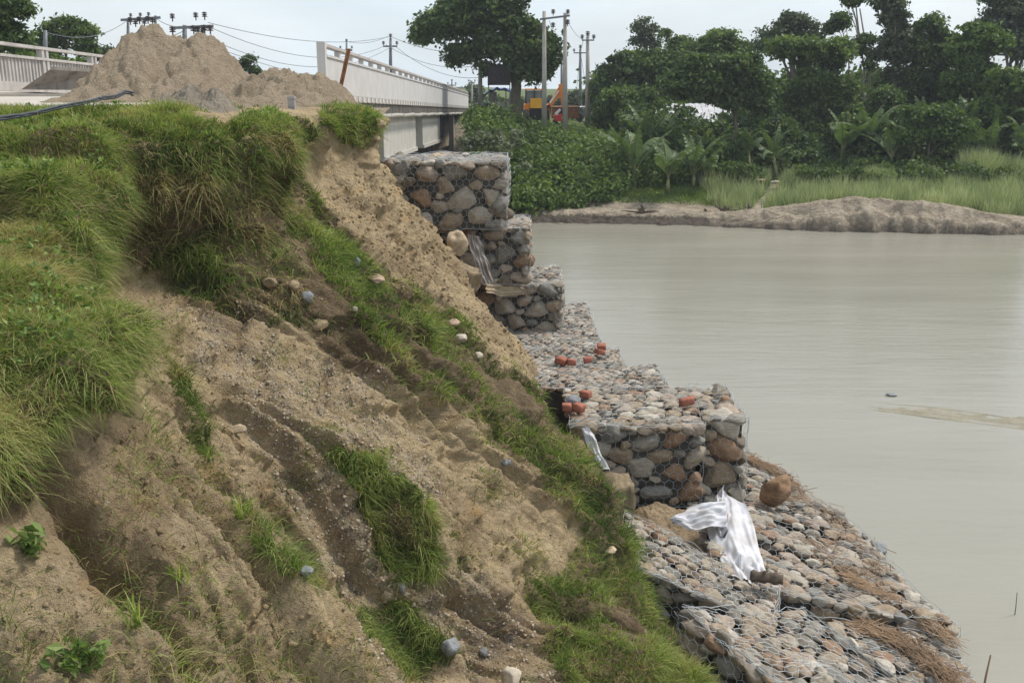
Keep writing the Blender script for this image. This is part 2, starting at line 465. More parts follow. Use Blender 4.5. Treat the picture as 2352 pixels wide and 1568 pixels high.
MAT['straw'] = mat_plain('dry_straw', (0.27, 0.18, 0.11), 0.85, 0, 0.4, 3, 0)
MAT['wood'] = mat_plain('wet_driftwood', (0.10, 0.075, 0.055), 0.85, 0, 0.5, 5, 0.5, streak=(1, 1, 6))
MAT['orange'] = mat_plain('orange_paint', (0.80, 0.25, 0.02), 0.45, 0, 0.12, 3, 0.1, 0.4)
MAT['yellow'] = mat_plain('yellow_paint', (0.85, 0.42, 0.03), 0.4, 0, 0.1, 3, 0.1, 0.4)
MAT['black'] = mat_plain('black_rubber', (0.02, 0.02, 0.022), 0.8, 0, 0.2)
MAT['glass'] = mat_plain('cab_glass', (0.10, 0.13, 0.14), 0.08, 0, 0.2, 2, 0, 0.6)
MAT['blue'] = mat_plain('blue_tarpaulin', (0.02, 0.06, 0.42), 0.45, 0, 0.35, 2, 0.4)
MAT['board'] = mat_plain('dark_signboard', (0.030, 0.022, 0.024), 0.8, 0, 0.3)
MAT['tin'] = mat_plain('tin_roof', (0.48, 0.47, 0.48), 0.55, 0.1, 0.25, 1.5, 0.1, streak=(1, 6, 1))
MAT['redwall'] = mat_plain('brick_wall', (0.30, 0.14, 0.10), 0.9, 0, 0.35, 5)
MAT['white'] = mat_plain('white_paint', (0.72, 0.70, 0.68), 0.6, 0, 0.12, 2)
MAT['red'] = mat_plain('red_paint', (0.55, 0.03, 0.03), 0.4, 0, 0.2, 2)
MAT['brown'] = mat_plain('brown_clay_block', (0.21, 0.16, 0.10), 0.95, 0, 0.45, 8, 0.8, streak=(2, 2, 0.5))
MAT['post'] = mat_plain('grey_post', (0.33, 0.31, 0.30), 0.8, 0, 0.3)
MAT['boulder'] = mat_plain('brown_boulder', (0.25, 0.155, 0.09), 0.9, 0, 0.55, 5.0, 0.6, streak=(1, 1, 2.5))
MAT['palestone'] = mat_plain('pale_stone', (0.43, 0.37, 0.29), 0.9, 0, 0.35, 9.0, 0.5)
MAT['tanstone'] = mat_plain('tan_stone', (0.40, 0.31, 0.21), 0.9, 0, 0.4, 9.0, 0.5)
MAT['greystone'] = mat_plain('grey_stone', (0.20, 0.205, 0.21), 0.75, 0, 0.35, 7.0, 0.5)
MAT['pinkstone'] = mat_plain('pinkish_stone', (0.37, 0.255, 0.19), 0.9, 0, 0.4, 9.0, 0.5)
MAT['bar'] = mat_sand('wet_sandbar', (0.21, 0.19, 0.14), (0.29, 0.265, 0.205), 2.0, 0.3, 0.02)
# ------------------------------------------------------------------ water and far ground
build('river_water', [(-400, -60, WZ), (600, -60, WZ), (600, 140, WZ), (-400, 140, WZ)], [[(0, 1, 2, 3)]], MAT['water'])['kind'] = 'structure'
build('ground', [(-500, 60, -7.2), (600, 60, -7.2), (600, 460, -6.0), (-500, 460, -6.0)], [[(0, 1, 2, 3)]], MAT['field'])['kind'] = 'structure'

# ------------------------------------------------------------------ the eroded near bank
# each row: distance Y, then profile points (x, z): plateau, crest, scarp foot, slope x3, toe, below
SEC = [
 (2.2, (-9,-1.7), (-5.4,-1.8), (-5.0,-2.4), (-4.0,-3.1), (-2.6,-4.1), (-.8,-5.2), (1.2,-5.9), (3,-7)),
 (2.8, (-8,-1.6), (-4.3,-1.68), (-4.0,-2.2), (-3.0,-2.85), (-1.9,-3.9), (-.3,-5.1), (1.4,-5.9), (3,-7)),
 (3.5, (-6,-1.45), (-2.9,-1.55), (-2.7,-2.0), (-1.8,-2.6), (-.8,-3.6), (.4,-5.0), (1.7,-5.8), (3,-7)),
 (4.3, (-5,-1.3), (-2.52,-1.42), (-2.15,-2.05), (-1.10,-2.75), (-.2,-3.8), (.7,-4.9), (1.8,-5.8), (3,-7)),
 (5.2, (-5,-1.1), (-2.42,-1.25), (-2.12,-1.85), (-1.55,-2.4), (-.6,-3.5), (.5,-4.8), (1.8,-5.7), (3,-7)),
 (5.6, (-5,-1.05), (-2.52,-1.2), (-2.2,-1.9), (-1.85,-2.5), (-.95,-3.6), (.3,-4.8), (1.75,-5.7), (3,-7)),
 (6.2, (-5,-.93), (-2.85,-1.02), (-2.8,-2.1), (-2.6,-2.8), (-1.65,-3.8), (-.2,-4.9), (1.6,-5.7), (3,-7)),
 (7.3, (-5,-.80), (-3.1,-.86), (-3.05,-2.1), (-2.65,-2.8), (-1.7,-3.7), (-.3,-4.85), (1.55,-5.65), (3,-7)),
 (8.5, (-5.5,-.58), (-3.5,-.66), (-3.45,-1.8), (-2.7,-2.4), (-1.4,-3.2), (.25,-4.6), (1.7,-5.55), (3,-7)),
 (9.5, (-6,-.48), (-3.6,-.55), (-3.6,-1.7), (-2.5,-2.4), (-1.10,-3.3), (.5,-4.5), (1.6,-5.5), (3,-7)),
 (10.25, (-6,-.45), (-2.85,-.50), (-2.65,-1.65), (-1.55,-2.5), (-.25,-3.5), (.85,-4.45), (1.5,-5.45), (2.8,-7)),
 (11.0, (-6,-.42), (-2.65,-.48), (-2.35,-1.55), (-1.05,-2.65), (.15,-3.6), (.95,-4.4), (1.35,-5.4), (2.5,-7)),
 (12.2, (-6,-.42), (-2.95,-.45), (-2.75,-1.3), (-1.6,-2.5), (-.4,-3.6), (.6,-4.4), (1.1,-5.4), (2,-7)),
 (13.4, (-6,-.42), (-2.75,-.42), (-2.45,-1.3), (-1.4,-2.4), (-.35,-3.4), (.5,-4.3), (.9,-5.2), (1.5,-7)),
 (14.8, (-6,-.40), (-2.25,-.40), (-1.98,-1.1), (-1.2,-2.3), (-.55,-3.3), (.28,-4.35), (.6,-5.2), (1.2,-7)),
 (16.0, (-6,-.36), (-2.4,-.40), (-2.2,-1.1), (-1.5,-2.25), (-.85,-3.3), (0.0,-4.4), (.6,-5.2), (1.0,-7)),
 (17.2, (-6,-.34), (-2.6,-.45), (-2.45,-1.05), (-2.0,-2.2), (-1.3,-3.3), (-.5,-4.4), (-.1,-5.5), (.3,-7)),
 (18.6, (-6,-.34), (-3.3,-.45), (-2.9,-1.1), (-2.3,-2.2), (-1.4,-3.3), (-.6,-4.4), (-.1,-5.5), (.3,-7)),
 (22.0, (-7,-.34), (-4.9,-.45), (-4.4,-1.3), (-3.2,-2.4), (-1.0,-3.5), (-.4,-4.6), (.2,-5.7), (.8,-7)),
 (27.0, (-8,-.34), (-6.6,-.6), (-6.0,-1.7), (-4.5,-3.0), (-2.5,-4.2), (-.2,-5.2), (.4,-6.2), (1.0,-7)),
 (31.0, (-8,-3.5), (-5,-3.8), (-3.5,-4.2), (-2.2,-5.0), (-1.2,-5.8), (-.4,-6.4), (.2,-6.8), (.8,-7.3)),
 (34.0, (-9,-7), (-6,-7.1), (-4,-7.2), (-3,-7.2), (-2,-7.2), (-1,-7.3), (0,-7.4), (.8,-7.5)),
]
SY = np.array([s[0] for s in SEC])
SC = np.array([s[1:] for s in SEC], float)                 # (n, 8, 2)
SC = np.concatenate([np.stack([np.full(len(SY), -17.0), SC[:, 0, 1]], -1)[:, None], SC], 1)   # (n, 9, 2)
def hermite(xs, ys, x):
    """smooth interpolation along axis 0"""
    m = np.gradient(ys, xs, axis=0)
    i = np.clip(np.searchsorted(xs, x)-1, 0, len(xs)-2)
    h = xs[i+1]-xs[i]; t = (x-xs[i])/h
    sh = (-1,)+(1,)*(ys.ndim-1)
    t = t.reshape(sh); h = h.reshape(sh)
    return (2*t**3-3*t**2+1)*ys[i]+(t**3-2*t**2+t)*h*m[i]+(-2*t**3+3*t**2)*ys[i+1]+(t**3-t**2)*h*m[i+1]
NR = 900
rowY = 2.2*np.exp(np.linspace(0, math.log(34/2.2), NR))
ctrl = hermite(SY, SC, rowY)                               # (NR, 9, 2)
cpar = []
for k, n in enumerate([10, 110, 60, 110, 110, 120, 70, 16]):
    t = np.linspace(0, 1, n, endpoint=False)
    if k == 0: t = t
    if k == 1: t = 1-(1-t)**1.8
    cpar.append(k+t)
cpar = np.concatenate(cpar+[[8.0]])
prof = hermite(np.arange(9.0), np.moveaxis(ctrl, 1, 0), cpar)   # (NC, NR, 2)
prof = np.moveaxis(prof, 0, 1)                              # (NR, NC, 2)
NC = prof.shape[1]
X = prof[..., 0].copy(); Z = prof[..., 1].copy(); Yg = np.repeat(rowY[:, None], NC, 1)
S = np.repeat(cpar[None], NR, 0)
def gridnormals(X, Y, Z):
    A = np.stack([X, Y, Z], -1)
    du = np.gradient(A, axis=0); dv = np.gradient(A, axis=1)
    n = np.cross(dv, du); n /= np.linalg.norm(n, axis=-1)[..., None]+1e-9
    return n
nrm = gridnormals(X, Yg, Z)
nrm[nrm[..., 2] < -0.2] *= 1
# irregular edges: wander of the crest and the spurs
wan = 0.16*perlin(Yg*0.9, 3.1, Z*0.5)+0.07*perlin(Yg*2.6, 8.0, Z*1.0)
sl = sstep(S, 1.6, 2.3)*(1-sstep(S, 6.8, 7.5))              # slope weight
X += wan*sl*(0.5+0.8*sstep(Yg, 5, 9))
# rills down the slope
kk = 0.20+0.42*(1-sstep(Yg, 5.5, 8.5))
w = Yg+0.22*perlin(Yg*0.8, Z*0.7, 2.0)+kk*(-Z-2.6)
q = np.abs(perlin(w*2.6, Z*0.33, 5.5)); rill = np.exp(-(q/0.085)**2)
q2 = np.abs(perlin(w*5.5, Z*0.6, 1.5)); rill2 = np.exp(-(q2/0.10)**2)
rs = sstep(S, 3.0, 3.8)*(1-sstep(S, 6.4, 7.2))
rm = 0.35+0.65*sstep(perlin(Yg*0.5, Z*0.4, 9.0), -0.1, 0.3)
disp = -0.24*rill*rs*rm-0.13*rill2*rs*rm+rs*0.12*fbm(w*2.6, Z*0.45, 11.0, 3, 0.5)
for y_, dp_, wd_, s0_, s1_ in ((3.30,.34,.10,2.2,5), (4.02,.30,.08,2.1,5.5), (4.65,.16,.07,3,6), (3.02,.2,.08,2.2,5), (6.0,.2,.12,3,6), (9.75,.10,.05,3.9,5.9), (10.02,.14,.05,3.8,5.9), (10.3,.13,.045,3.9,6), (10.56,.15,.05,3.7,6), (10.85,.12,.05,3.8,6), (8.1,.2,.14,3.4,6), (8.9,.14,.08,3.6,6), (12.7,.22,.12,2.2,6), (15.3,.14,.06,2.3,5.5), (13.9,.13,.07,3,6)):
    disp -= dp_*np.exp(-((w-y_-0.05*perlin(S*2.5, y_, 0))/wd_)**2)*sstep(S, s0_, s0_+0.5)*(1-sstep(S, s1_-0.4, s1_+0.4))
disp += rs*(0.055*fbm(w*7, Z*1.3, 4.0, 4, 0.6)+0.03*fbm(w*20, Z*4, 7.0, 3, 0.6))
disp += sl*0.016*fbm(X*13, Yg*13, Z*13, 3, 0.6)+sl*0.05*np.clip(perlin(X*5+3, Yg*5, Z*5)-0.25, 0, 1)
disp += sl*(0.085*fbm(X*1.0, Yg*1.0, Z*1.0, 3)+0.034*fbm(X*4, Yg*4, Z*4, 5, 0.65))
cr_ = np.abs(perlin(X*2.1, Yg*2.1, Z*2.1))
disp -= sl*0.05*np.exp(-(cr_/0.035)**2)*sstep(perlin(X*0.8+5, Yg*0.8, Z*0.8), -0.1, 0.25)
# terraced breaks, slumped blocks
tb = perlin(X*1.6, Yg*1.6, Z*2.6)
disp += sl*(0.025+0.03*sstep(Yg, 5, 8)*(1-sstep(Yg, 11.5, 13)))*np.sign(tb)*sstep(np.abs(tb), 0.01, 0.07)
# scarp hollow under the turf
disp -= (0.12+0.22*np.exp(-((Yg-9.6)/1.3)**2))*np.exp(-((S-2.75)/0.5)**2)*(0.6+perlin(Yg*1.5, 0.3, 0.7))*sstep(Yg, 5, 6)
# lumpy turf
pl = 1-sstep(S, 2.1, 2.6)
disp += pl*(0.09*fbm(X*1.5, Yg*1.5, 0.0, 4, 0.6)+0.03*fbm(X*6, Yg*6, 0.0, 2))*(1-sstep(Yg, 12, 14)*0.6)
disp = disp*(1-pl*sstep(Yg, 14.3, 14.9)); Z -= 0.05*pl*sstep(Yg, 14.3, 14.9)
X += 0.22*perlin(Yg*2.4, 1.3, 6.0)*np.exp(-((S-2.2)/0.5)**2)+0.10*perlin(Yg*6.5, 1.3, 2.0)*np.exp(-((S-2.2)/0.4)**2)
yb1 = 8.35+0.35*perlin(X*0.7, 0.3, 1.0)+0.12*perlin(X*2.5, 0.3, 4.0); yb2 = 6.75+0.45*perlin(X*0.6, 5.3, 1.0)+0.15*perlin(X*2.5, 9.3, 4.0)
stepm = np.zeros_like(X)
for yb, am in ((yb1, 0.13), (yb2, 0.15), (yb1+2.1, 0.07)):
    d_ = Yg-yb; stepm += np.where(d_ > 0, am*np.exp(-d_/0.9)*sstep(d_, 0, 0.08), -am*1.1*np.exp(d_/0.7)*sstep(-d_, 0, 0.05))
Z = Z+stepm*pl*sstep(X, -9, -6)
Z = np.where(Yg > 15.2, np.minimum(Z, -0.41), Z)
X2 = X+nrm[..., 0]*disp; Y2 = Yg+nrm[..., 1]*disp; Z2 = Z+nrm[..., 2]*disp
BV = np.stack([X2, Y2, Z2], -1)
bn = gridnormals(X2, Y2, Z2)
i = np.arange(NR-1)[:, None]; j = np.arange(NC-1)[None]
BF = np.stack([i*NC+j, i*NC+j+1, (i+1)*NC+j+1, (i+1)*NC+j], -1).reshape(-1, 4)
flat = BV.reshape(-1, 3)
U_, V_ = proj(flat); U_ = U_.reshape(NR, NC); V_ = V_.reshape(NR, NC)

def inpoly(u, v, poly):
    poly = np.asarray(poly, float); r = np.zeros(u.shape, bool)
    x0, y0 = poly[-1]
    for x1, y1 in poly:
        c = ((y1 > v) != (y0 > v))
        with np.errstate(divide='ignore', invalid='ignore'):
            c &= u < (x0-x1)*(v-y1)/(y0-y1+1e-12)+x1
        r ^= c; x0, y0 = x1, y1
    return r
wob_u = 26*fbm(X*2.2, Yg*2.2, Z*2.2, 3); wob_v = 26*fbm(X*2.2+40, Yg*2.2, Z*2.2, 3)
def region(poly, ymin, ymax, soft=1.0):
    return inpoly(U_+wob_u*soft, V_+wob_v*soft, poly) & (Yg > ymin) & (Yg < ymax)

strip = region([(715,430),(760,500),(835,590),(940,650),(1010,700),(1100,770),(1140,830),(1220,890),(1300,960),(1345,1010),(1400,1080),(1450,1150),(1490,1260),(1560,1370),(1600,1460),(1640,1568),
   (1420,1568),(1350,1440),(1230,1345),(1290,1300),(1330,1230),(1250,1160),(1230,1070),(1080,960),(1010,910),(930,880),(850,770),(800,690),(730,640),(700,560),(690,480)], 7.6, 13.6)
clumpA = region([(770,1045),(860,1060),(950,1130),(1000,1230),(1010,1330),(930,1340),(850,1280),(810,1180)], 5, 10)
clumpB = region([(540,1150),(580,1180),(640,1260),(700,1310),(740,1340),(660,1340),(580,1260)], 4, 9)
clumpC = region([(820,1390),(930,1400),(1010,1460),(1090,1568),(940,1568),(850,1470)], 4, 9)
clumpD = region([(390,850),(440,870),(480,990),(470,1070),(420,1000)], 4, 9)
clumpE = region([(380,560),(470,570),(540,640),(530,700),(430,690),(380,630)], 6.5, 11.5)
clumpF = region([(740,215),(870,215),(872,310),(850,345),(780,330),(740,290)], 13, 16.6, 0.4)
clumpG = region([(900,335),(985,345),(990,372),(900,372)], 15, 24, 0.3)
strip2 = region([(1225,1330),(1330,1320),(1480,1380),(1600,1480),(1660,1600),(1300,1600),(1210,1400)], 7, 11)
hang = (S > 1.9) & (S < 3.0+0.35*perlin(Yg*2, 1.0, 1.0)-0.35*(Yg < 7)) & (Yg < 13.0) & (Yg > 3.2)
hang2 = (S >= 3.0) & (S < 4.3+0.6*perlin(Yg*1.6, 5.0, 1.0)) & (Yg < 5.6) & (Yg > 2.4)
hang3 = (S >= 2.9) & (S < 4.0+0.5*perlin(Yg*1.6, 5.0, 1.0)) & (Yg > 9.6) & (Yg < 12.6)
plat = (S <= 2.05) & (Yg < 15.0+0.8*perlin(X*0.7, 0.5, 4.0)) & (X > -14)
plat &= ~((X > -3.9) & (Yg > 12.8+0.3*perlin(X*2, Yg, 4)))
plat &= ~((X > -3.45) & (X < -2.95) & (Yg > 10.6) & (Yg < 11.8))
plat &= ~((X > -4.7+0.4*perlin(Yg*2, 1, 1)) & (X < -3.1) & (Yg > 11.6+0.3*perlin(X*3, 1, 2)) & (Yg < 13.6))
sp_n = perlin(X*1.7+9, Yg*1.7, Z*1.7)
sparse = (S > 3.0) & (S < 7.0) & (Yg < 13.0) & (sp_n > 0.05)
strip |= strip2
solid = strip | clumpA | clumpB | clumpC | clumpD | clumpE | clumpF | clumpG | plat | hang
humus_shade = np.clip(0.5*(strip | clumpA | clumpB | clumpC | clumpE | clumpF | plat)+0.7*(hang & (S > 2.1))+0.45*hang3+0.12*hang2, 0, 0.85).astype(float)
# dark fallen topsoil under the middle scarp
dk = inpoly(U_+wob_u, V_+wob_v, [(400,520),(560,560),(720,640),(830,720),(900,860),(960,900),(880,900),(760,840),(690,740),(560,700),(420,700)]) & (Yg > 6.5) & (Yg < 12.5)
humus_shade = np.maximum(humus_shade, 0.60*dk)
dk_shade = inpoly(U_+wob_u, V_+wob_v, [(0,950),(160,960),(330,1000),(420,1120),(400,1300),(330,1420),(200,1250),(60,1150)]) & (Yg < 7)  # shade below the near turf overhang, painted as darker soil
humus_shade = np.maximum(humus_shade, 0.25*dk_shade)
def blur(a, n=4):
    a = a.astype(float)
    for _ in range(n):
        a = (a+np.roll(a, 1, 0)+np.roll(a, -1, 0)+np.roll(a, 1, 1)+np.roll(a, -1, 1))/5
    return a
humus_shade = blur(humus_shade, 6)
gravel = 0.25+0.75*inpoly(U_+wob_u*2, V_+wob_v*2, [(400,700),(560,690),(700,800),(860,900),(960,1010),(1000,1250),(1200,1440),(1300,1568),(900,1568),(700,1230),(520,900)])
build('bank_terrain', flat, BF, MAT['soil'], None, True, {'humus_shade': humus_shade, 'gravel': blur(gravel, 6)})['kind'] = 'structure'

# broad flat land to the left and the road on it
V = []; gx = np.linspace(-400, -16.5, 30); 
mb = MB(); mb.add([(-400, -20, -.42), (-16.4, -20, -.42), (-16.4, 45, -.42), (-400, 45, -.42)], [[(0,1,2,3)]])
mb.add([(-400, 45, -.42), (-16.4, 45, -.42), (-17, 400, -1.5), (-400, 400, -1.5)], [[(0,1,2,3)]])
mb.add([(-16.4, -20, -.42), (-16.4, 45, -.42), (-15.2, 45, -7.3), (-15.2, -20, -7.3)], [[(3,2,1,0)]])
mb.build('flat_land', MAT['field'])['kind'] = 'structure'
mb = MB()
yy = np.linspace(14.9, 30.6, 60); V = []
for y in yy:
    xr = -4.55
    V += [(-16.4, y, -.318), (xr, y, -.318)]
V = np.array(V); V[0::2, 2] += 0; e = perlin(np.linspace(0, 6, 8), 0, 0)
F = np.array([(2*k, 2*k+1, 2*k+3, 2*k+2) for k in range(len(yy)-1)])
mb.add(V, F); mb.add([(-60, 14.6, -.33), (-16.4, 14.6, -.33), (-16.4, 46, -.33), (-60, 46, -.33)], [[(0,1,2,3)]])
mb.add([(-16.4, 13.6, -.47), (-4.55, 14.2, -.47), (-4.55, 14.9, -.318), (-16.4, 14.9, -.318)], [[(0,1,2,3)]])
mb.build('road', MAT['road'])['kind'] = 'structure'

# ------------------------------------------------------------------ grass
def blades(P0, N0, L, W, lean=0.5, droop=0.6, tint=None, segs_=3, down=None):
    n = len(P0)
    L = np.broadcast_to(L, (n,)); W = np.broadcast_to(W, (n,))
    a = rng.uniform(0, 2*np.pi, n)
    side = np.stack([np.cos(a), np.sin(a), np.zeros(n)], 1)
    d = N0*0.45+np.array((0, 0, 0.75))+side*lean*rng.uniform(0.2, 1.2, n)[:, None]+rng.normal(0, 0.12, (n, 3))
    d /= np.linalg.norm(d, axis=1)[:, None]
    hz = d.copy(); hz[:, 2] = 0
    dr = hz*0.5+np.array((0, 0, -1.0))
    dp = droop*rng.uniform(0.4, 1.5, n)
    b = rng.uniform(0, 2*np.pi, n)
    wv = np.stack([np.cos(b), np.sin(b), rng.normal(0, 0.3, n)], 1)
    wv -= (wv*d).sum(1)[:, None]*d; wv /= np.linalg.norm(wv, axis=1)[:, None]+1e-9
    rows = []
    for k in range(segs_+1):
        t = k/segs_
        c = P0+d*(L*t)[:, None]+dr*(L*dp*t*t*0.8)[:, None]
        if k < segs_:
            ww = (W*(1-t*0.75)/2)[:, None]*wv
            rows += [c-ww, c+ww]
        else: rows += [c]
    V = np.stack(rows, 1); m = V.shape[1]
    base = (np.arange(n)*m)[:, None]
    Q = np.vstack([base+np.array([[2*k, 2*k+1, 2*k+3, 2*k+2]]) for k in range(segs_-1)])
    T = base+np.array([[2*segs_-2, 2*segs_-1, 2*segs_]])
    if tint is None: tint = rng.uniform(0, 1, n)
    ta = np.repeat(tint[:, None], m, 1)
    return V.reshape(-1, 3), [T, Q], ta.ravel()

def cellarea():
    A = BV[1:, :-1]-BV[:-1, :-1]; B = BV[:-1, 1:]-BV[:-1, :-1]
    return np.linalg.norm(np.cross(A, B), axis=-1)
CA = cellarea()
def onbank(mask, count, dens_pow=0.0):
    m = mask[:-1, :-1].astype(float)*CA
    m *= (1.0/np.maximum(Yg[:-1, :-1], 3.0))**dens_pow
    p = m.ravel(); p = p/p.sum()
    idx = rng.choice(len(p), count, p=p)
    r, c = np.unravel_index(idx, m.shape)
    a = rng.uniform(0, 1, (count, 1)); b = rng.uniform(0, 1, (count, 1))
    pt = BV[r, c]*(1-a)*(1-b)+BV[r+1, c]*a*(1-b)+BV[r, c+1]*(1-a)*b+BV[r+1, c+1]*a*b
    return pt, bn[r, c]
def area(mask): return float((mask[:-1, :-1]*CA).sum())
DEAD = [1.0]
def tuft_tint(pt, mean=0.45, var=0.22, yel=0.06):
    t = mean+0.42*fbm(pt[:, 0]*1.6, pt[:, 1]*1.6, pt[:, 2]*1.6, 3)+rng.normal(0, var*0.55, len(pt))
    dead = sstep(perlin(pt[:, 0]*1.1+31, pt[:, 1]*1.1, pt[:, 2]*2), 0.12, 0.4) *DEAD[0] > rng.uniform(0, 1.3, len(pt))
    t = np.where(dead, rng.uniform(0.84, 1.0, len(pt)), t)
    s = rng.uniform(0, 1, len(pt)) < yel
    t[s] = rng.uniform(0.8, 1.0, s.sum())
    return np.clip(t, 0, 1)
vis = (U_ > -500) & (U_ < 2600) & (V_ < 1800)
GV = []; GF3 = []; GF4 = []; GT = []; gn = [0]
def addgrass(res):
    V, (T, Q), t = res
    GV.append(V); GF3.append(T+gn[0]); GF4.append(Q+gn[0]); GT.append(t); gn[0] += len(V)
def flushgrass(name, label, mat):
    if not GV: return None
    o = build(name, np.vstack(GV), [np.vstack(GF3), np.vstack(GF4)], mat, None, False, {'tint': np.concatenate(GT)})
    tag(o, label, 'grass', None, 'stuff')
    GV.clear(); GF3.clear(); GF4.clear(); GT.clear(); gn[0] = 0
    return o
def g(mask, n, L0, L1, mean=0.45, yel=0.06, lean=0.5, droop=0.6, pw=1.0, clumpf=0.0):
    mask = mask & vis
    if mask.sum() < 10: return
    pt, nn = onbank(mask, n, pw)
    if clumpf:
        k = perlin(pt[:, 0]*clumpf, pt[:, 1]*clumpf, pt[:, 2]*clumpf) > rng.uniform(-0.35, 0.25, len(pt))
        pt, nn = pt[k], nn[k]
    L = rng.uniform(L0, L1, len(pt))*np.clip(0.95+0.9*perlin(pt[:, 0]*2.6, pt[:, 1]*2.6, 7.7)+0.5*perlin(pt[:, 0]*7, pt[:, 1]*7, 3.0), 0.35, 1.45)
    W = np.maximum(0.0045, 0.00085*pt[:, 1])*rng.uniform(0.7, 1.4, len(pt))
    addgrass(blades(pt, nn, L, W, lean, droop, tuft_tint(pt, mean, 0.25, yel)))
near = plat & (Yg < 7.6) & (X > -5.5)
g(near, 90000, 0.05, 0.15, 0.52, 0.24, 0.9, 0.8, 1.0)
g(near & (Yg < 6.5), 7000, 0.10, 0.20, 0.66, 0.45, 1.0, 0.8, 1.0)
g(plat & (Yg >= 7.6) & (Yg < 11), 64000, 0.06, 0.16, 0.54, 0.18, 0.6, 0.6, 0.5)
g(plat & (Yg >= 11), 60000, 0.07, 0.16, 0.50, 0.06, 0.5, 0.5, 0.0)
g(hang & (S > 1.9) & (S < 2.5) & (Yg < 8), 22000, 0.08, 0.20, 0.42, 0.18, 0.9, 1.2, 1.0)
g(hang & (S > 1.9) & (S < 2.45) & (Yg >= 8), 20000, 0.07, 0.19, 0.33, 0.20, 0.9, 1.2, 1.0)
yel_ = (S > 1.7) & (S < 2.4) & (Yg < 7.5) & (Yg > 3.4)
g(yel_, 3500, 0.10, 0.22, 0.72, 0.5, 1.1, 1.1, 1.0)
g(hang & (S >= 2.4) & (Yg > 8), 9500, 0.08, 0.22, 0.16, 0.30, 0.8, 1.4, 1.0, 1.6)
g(hang & (S >= 2.4) & (S < 2.8) & (Yg <= 8), 9000, 0.07, 0.18, 0.30, 0.30, 0.9, 1.3, 1.0, 1.3)
g(hang2, 5000, 0.07, 0.20, 0.40, 0.35, 1.0, 1.2, 1.0, 2.2)
g(hang3, 8500, 0.09, 0.22, 0.24, 0.12, 0.8, 1.5, 1.0, 1.2)
flushgrass('turf_grass', 'long green grass covering the bank top and hanging over its broken edge', MAT['grass'])
DEAD[0] = 0.5
g(strip, 84000, 0.09, 0.23, 0.42, 0.06, 0.7, 0.7, 0.6, 1.3)
g(strip2, 20000, 0.10, 0.22, 0.50, 0.06, 0.6, 0.6, 0.5, 1.2)
flushgrass('ridge_grass', 'band of green grass running down the ridge of the slope beside the gabions', MAT['grass'])
for m_, n_, lb in ((clumpA, 15000, 'thick tuft of green grass in the middle of the bare slope'), (clumpC, 10000, 'grass tuft at the bottom of the slope beside pale stones'),
                   (clumpF, 14000, 'grass clump overhanging the cut edge below the second sand pile'), (clumpG, 2500, 'small grass patch beside the top gabion under the bridge'),
                   (clumpE, 2800, 'grass tuft below the overhanging turf of the upper hollow')):
    g(m_, n_, 0.08, 0.25, 0.42, 0.08, 0.7, 0.8, 0.3, 1.6)
    flushgrass('grass_clump', lb, MAT['grass'])
DEAD[0] = 0.8
g(clumpB | clumpD, 7000, 0.12, 0.26, 0.44, 0.06, 0.6, 0.9, 0.3)
g(sparse & ~solid, 15000, 0.06, 0.20, 0.42, 0.25, 0.8, 0.8, 1.0, 2.5)
g((S > 3.3) & (S < 7) & ~solid & (Yg < 12), 1600, 0.08, 0.22, 0.45, 0.3, 0.8, 0.8, 1.0)
flushgrass('sparse_grass', 'thin scattered grass on the bare eroded slope', MAT['grass'])

# ------------------------------------------------------------------ stones
def ico(sub):
    t = (1+5**.5)/2
    v = [(-1,t,0),(1,t,0),(-1,-t,0),(1,-t,0),(0,-1,t),(0,1,t),(0,-1,-t),(0,1,-t),(t,0,-1),(t,0,1),(-t,0,-1),(-t,0,1)]
    f = [(0,11,5),(0,5,1),(0,1,7),(0,7,10),(0,10,11),(1,5,9),(5,11,4),(11,10,2),(10,7,6),(7,1,8),(3,9,4),(3,4,2),(3,2,6),(3,6,8),(3,8,9),(4,9,5),(2,4,11),(6,2,10),(8,6,7),(9,8,1)]
    v = [np.array(x)/np.linalg.norm(x) for x in v]
    for _ in range(sub):
        c = {}; nf = []
        def mid(a, b):
            k = (min(a, b), max(a, b))
            if k not in c:
                m = v[a]+v[b]; v.append(m/np.linalg.norm(m)); c[k] = len(v)-1
            return c[k]
        for a, b, d in f:
            x, y, z = mid(a, b), mid(b, d), mid(d, a)
            nf += [(a, x, z), (b, y, x), (d, z, y), (x, y, z)]
        f = nf
    return np.array(v), np.array(f)
ICO = {k: ico(k) for k in (1, 2, 3)}
def stoneshape(sub, seed, rough=0.22, ncut=5):
    v, f = ICO[sub]; v = v.copy(); r = np.random.default_rng(seed)
    o = r.uniform(0, 50, 3)
    v *= (1+rough*fbm(v[:, 0]*0.9+o[0], v[:, 1]*0.9+o[1], v[:, 2]*0.9+o[2], 3, 0.4))[:, None]
    for _ in range(ncut):
        n = r.normal(size=3); n /= np.linalg.norm(n)
        d = r.uniform(0.62, 0.9); k = v @ n-d
        v -= np.where(k > 0, k*0.85, 0)[:, None]*n
    return v, f
STV = [stoneshape(3, s, 0.26, 9) for s in range(20)]
STL = [stoneshape(2, 100+s, 0.26, 8) for s in range(14)]
STONE_ME = [mesh('stone', v, f, MAT['stone'], True) for v, f in STV]

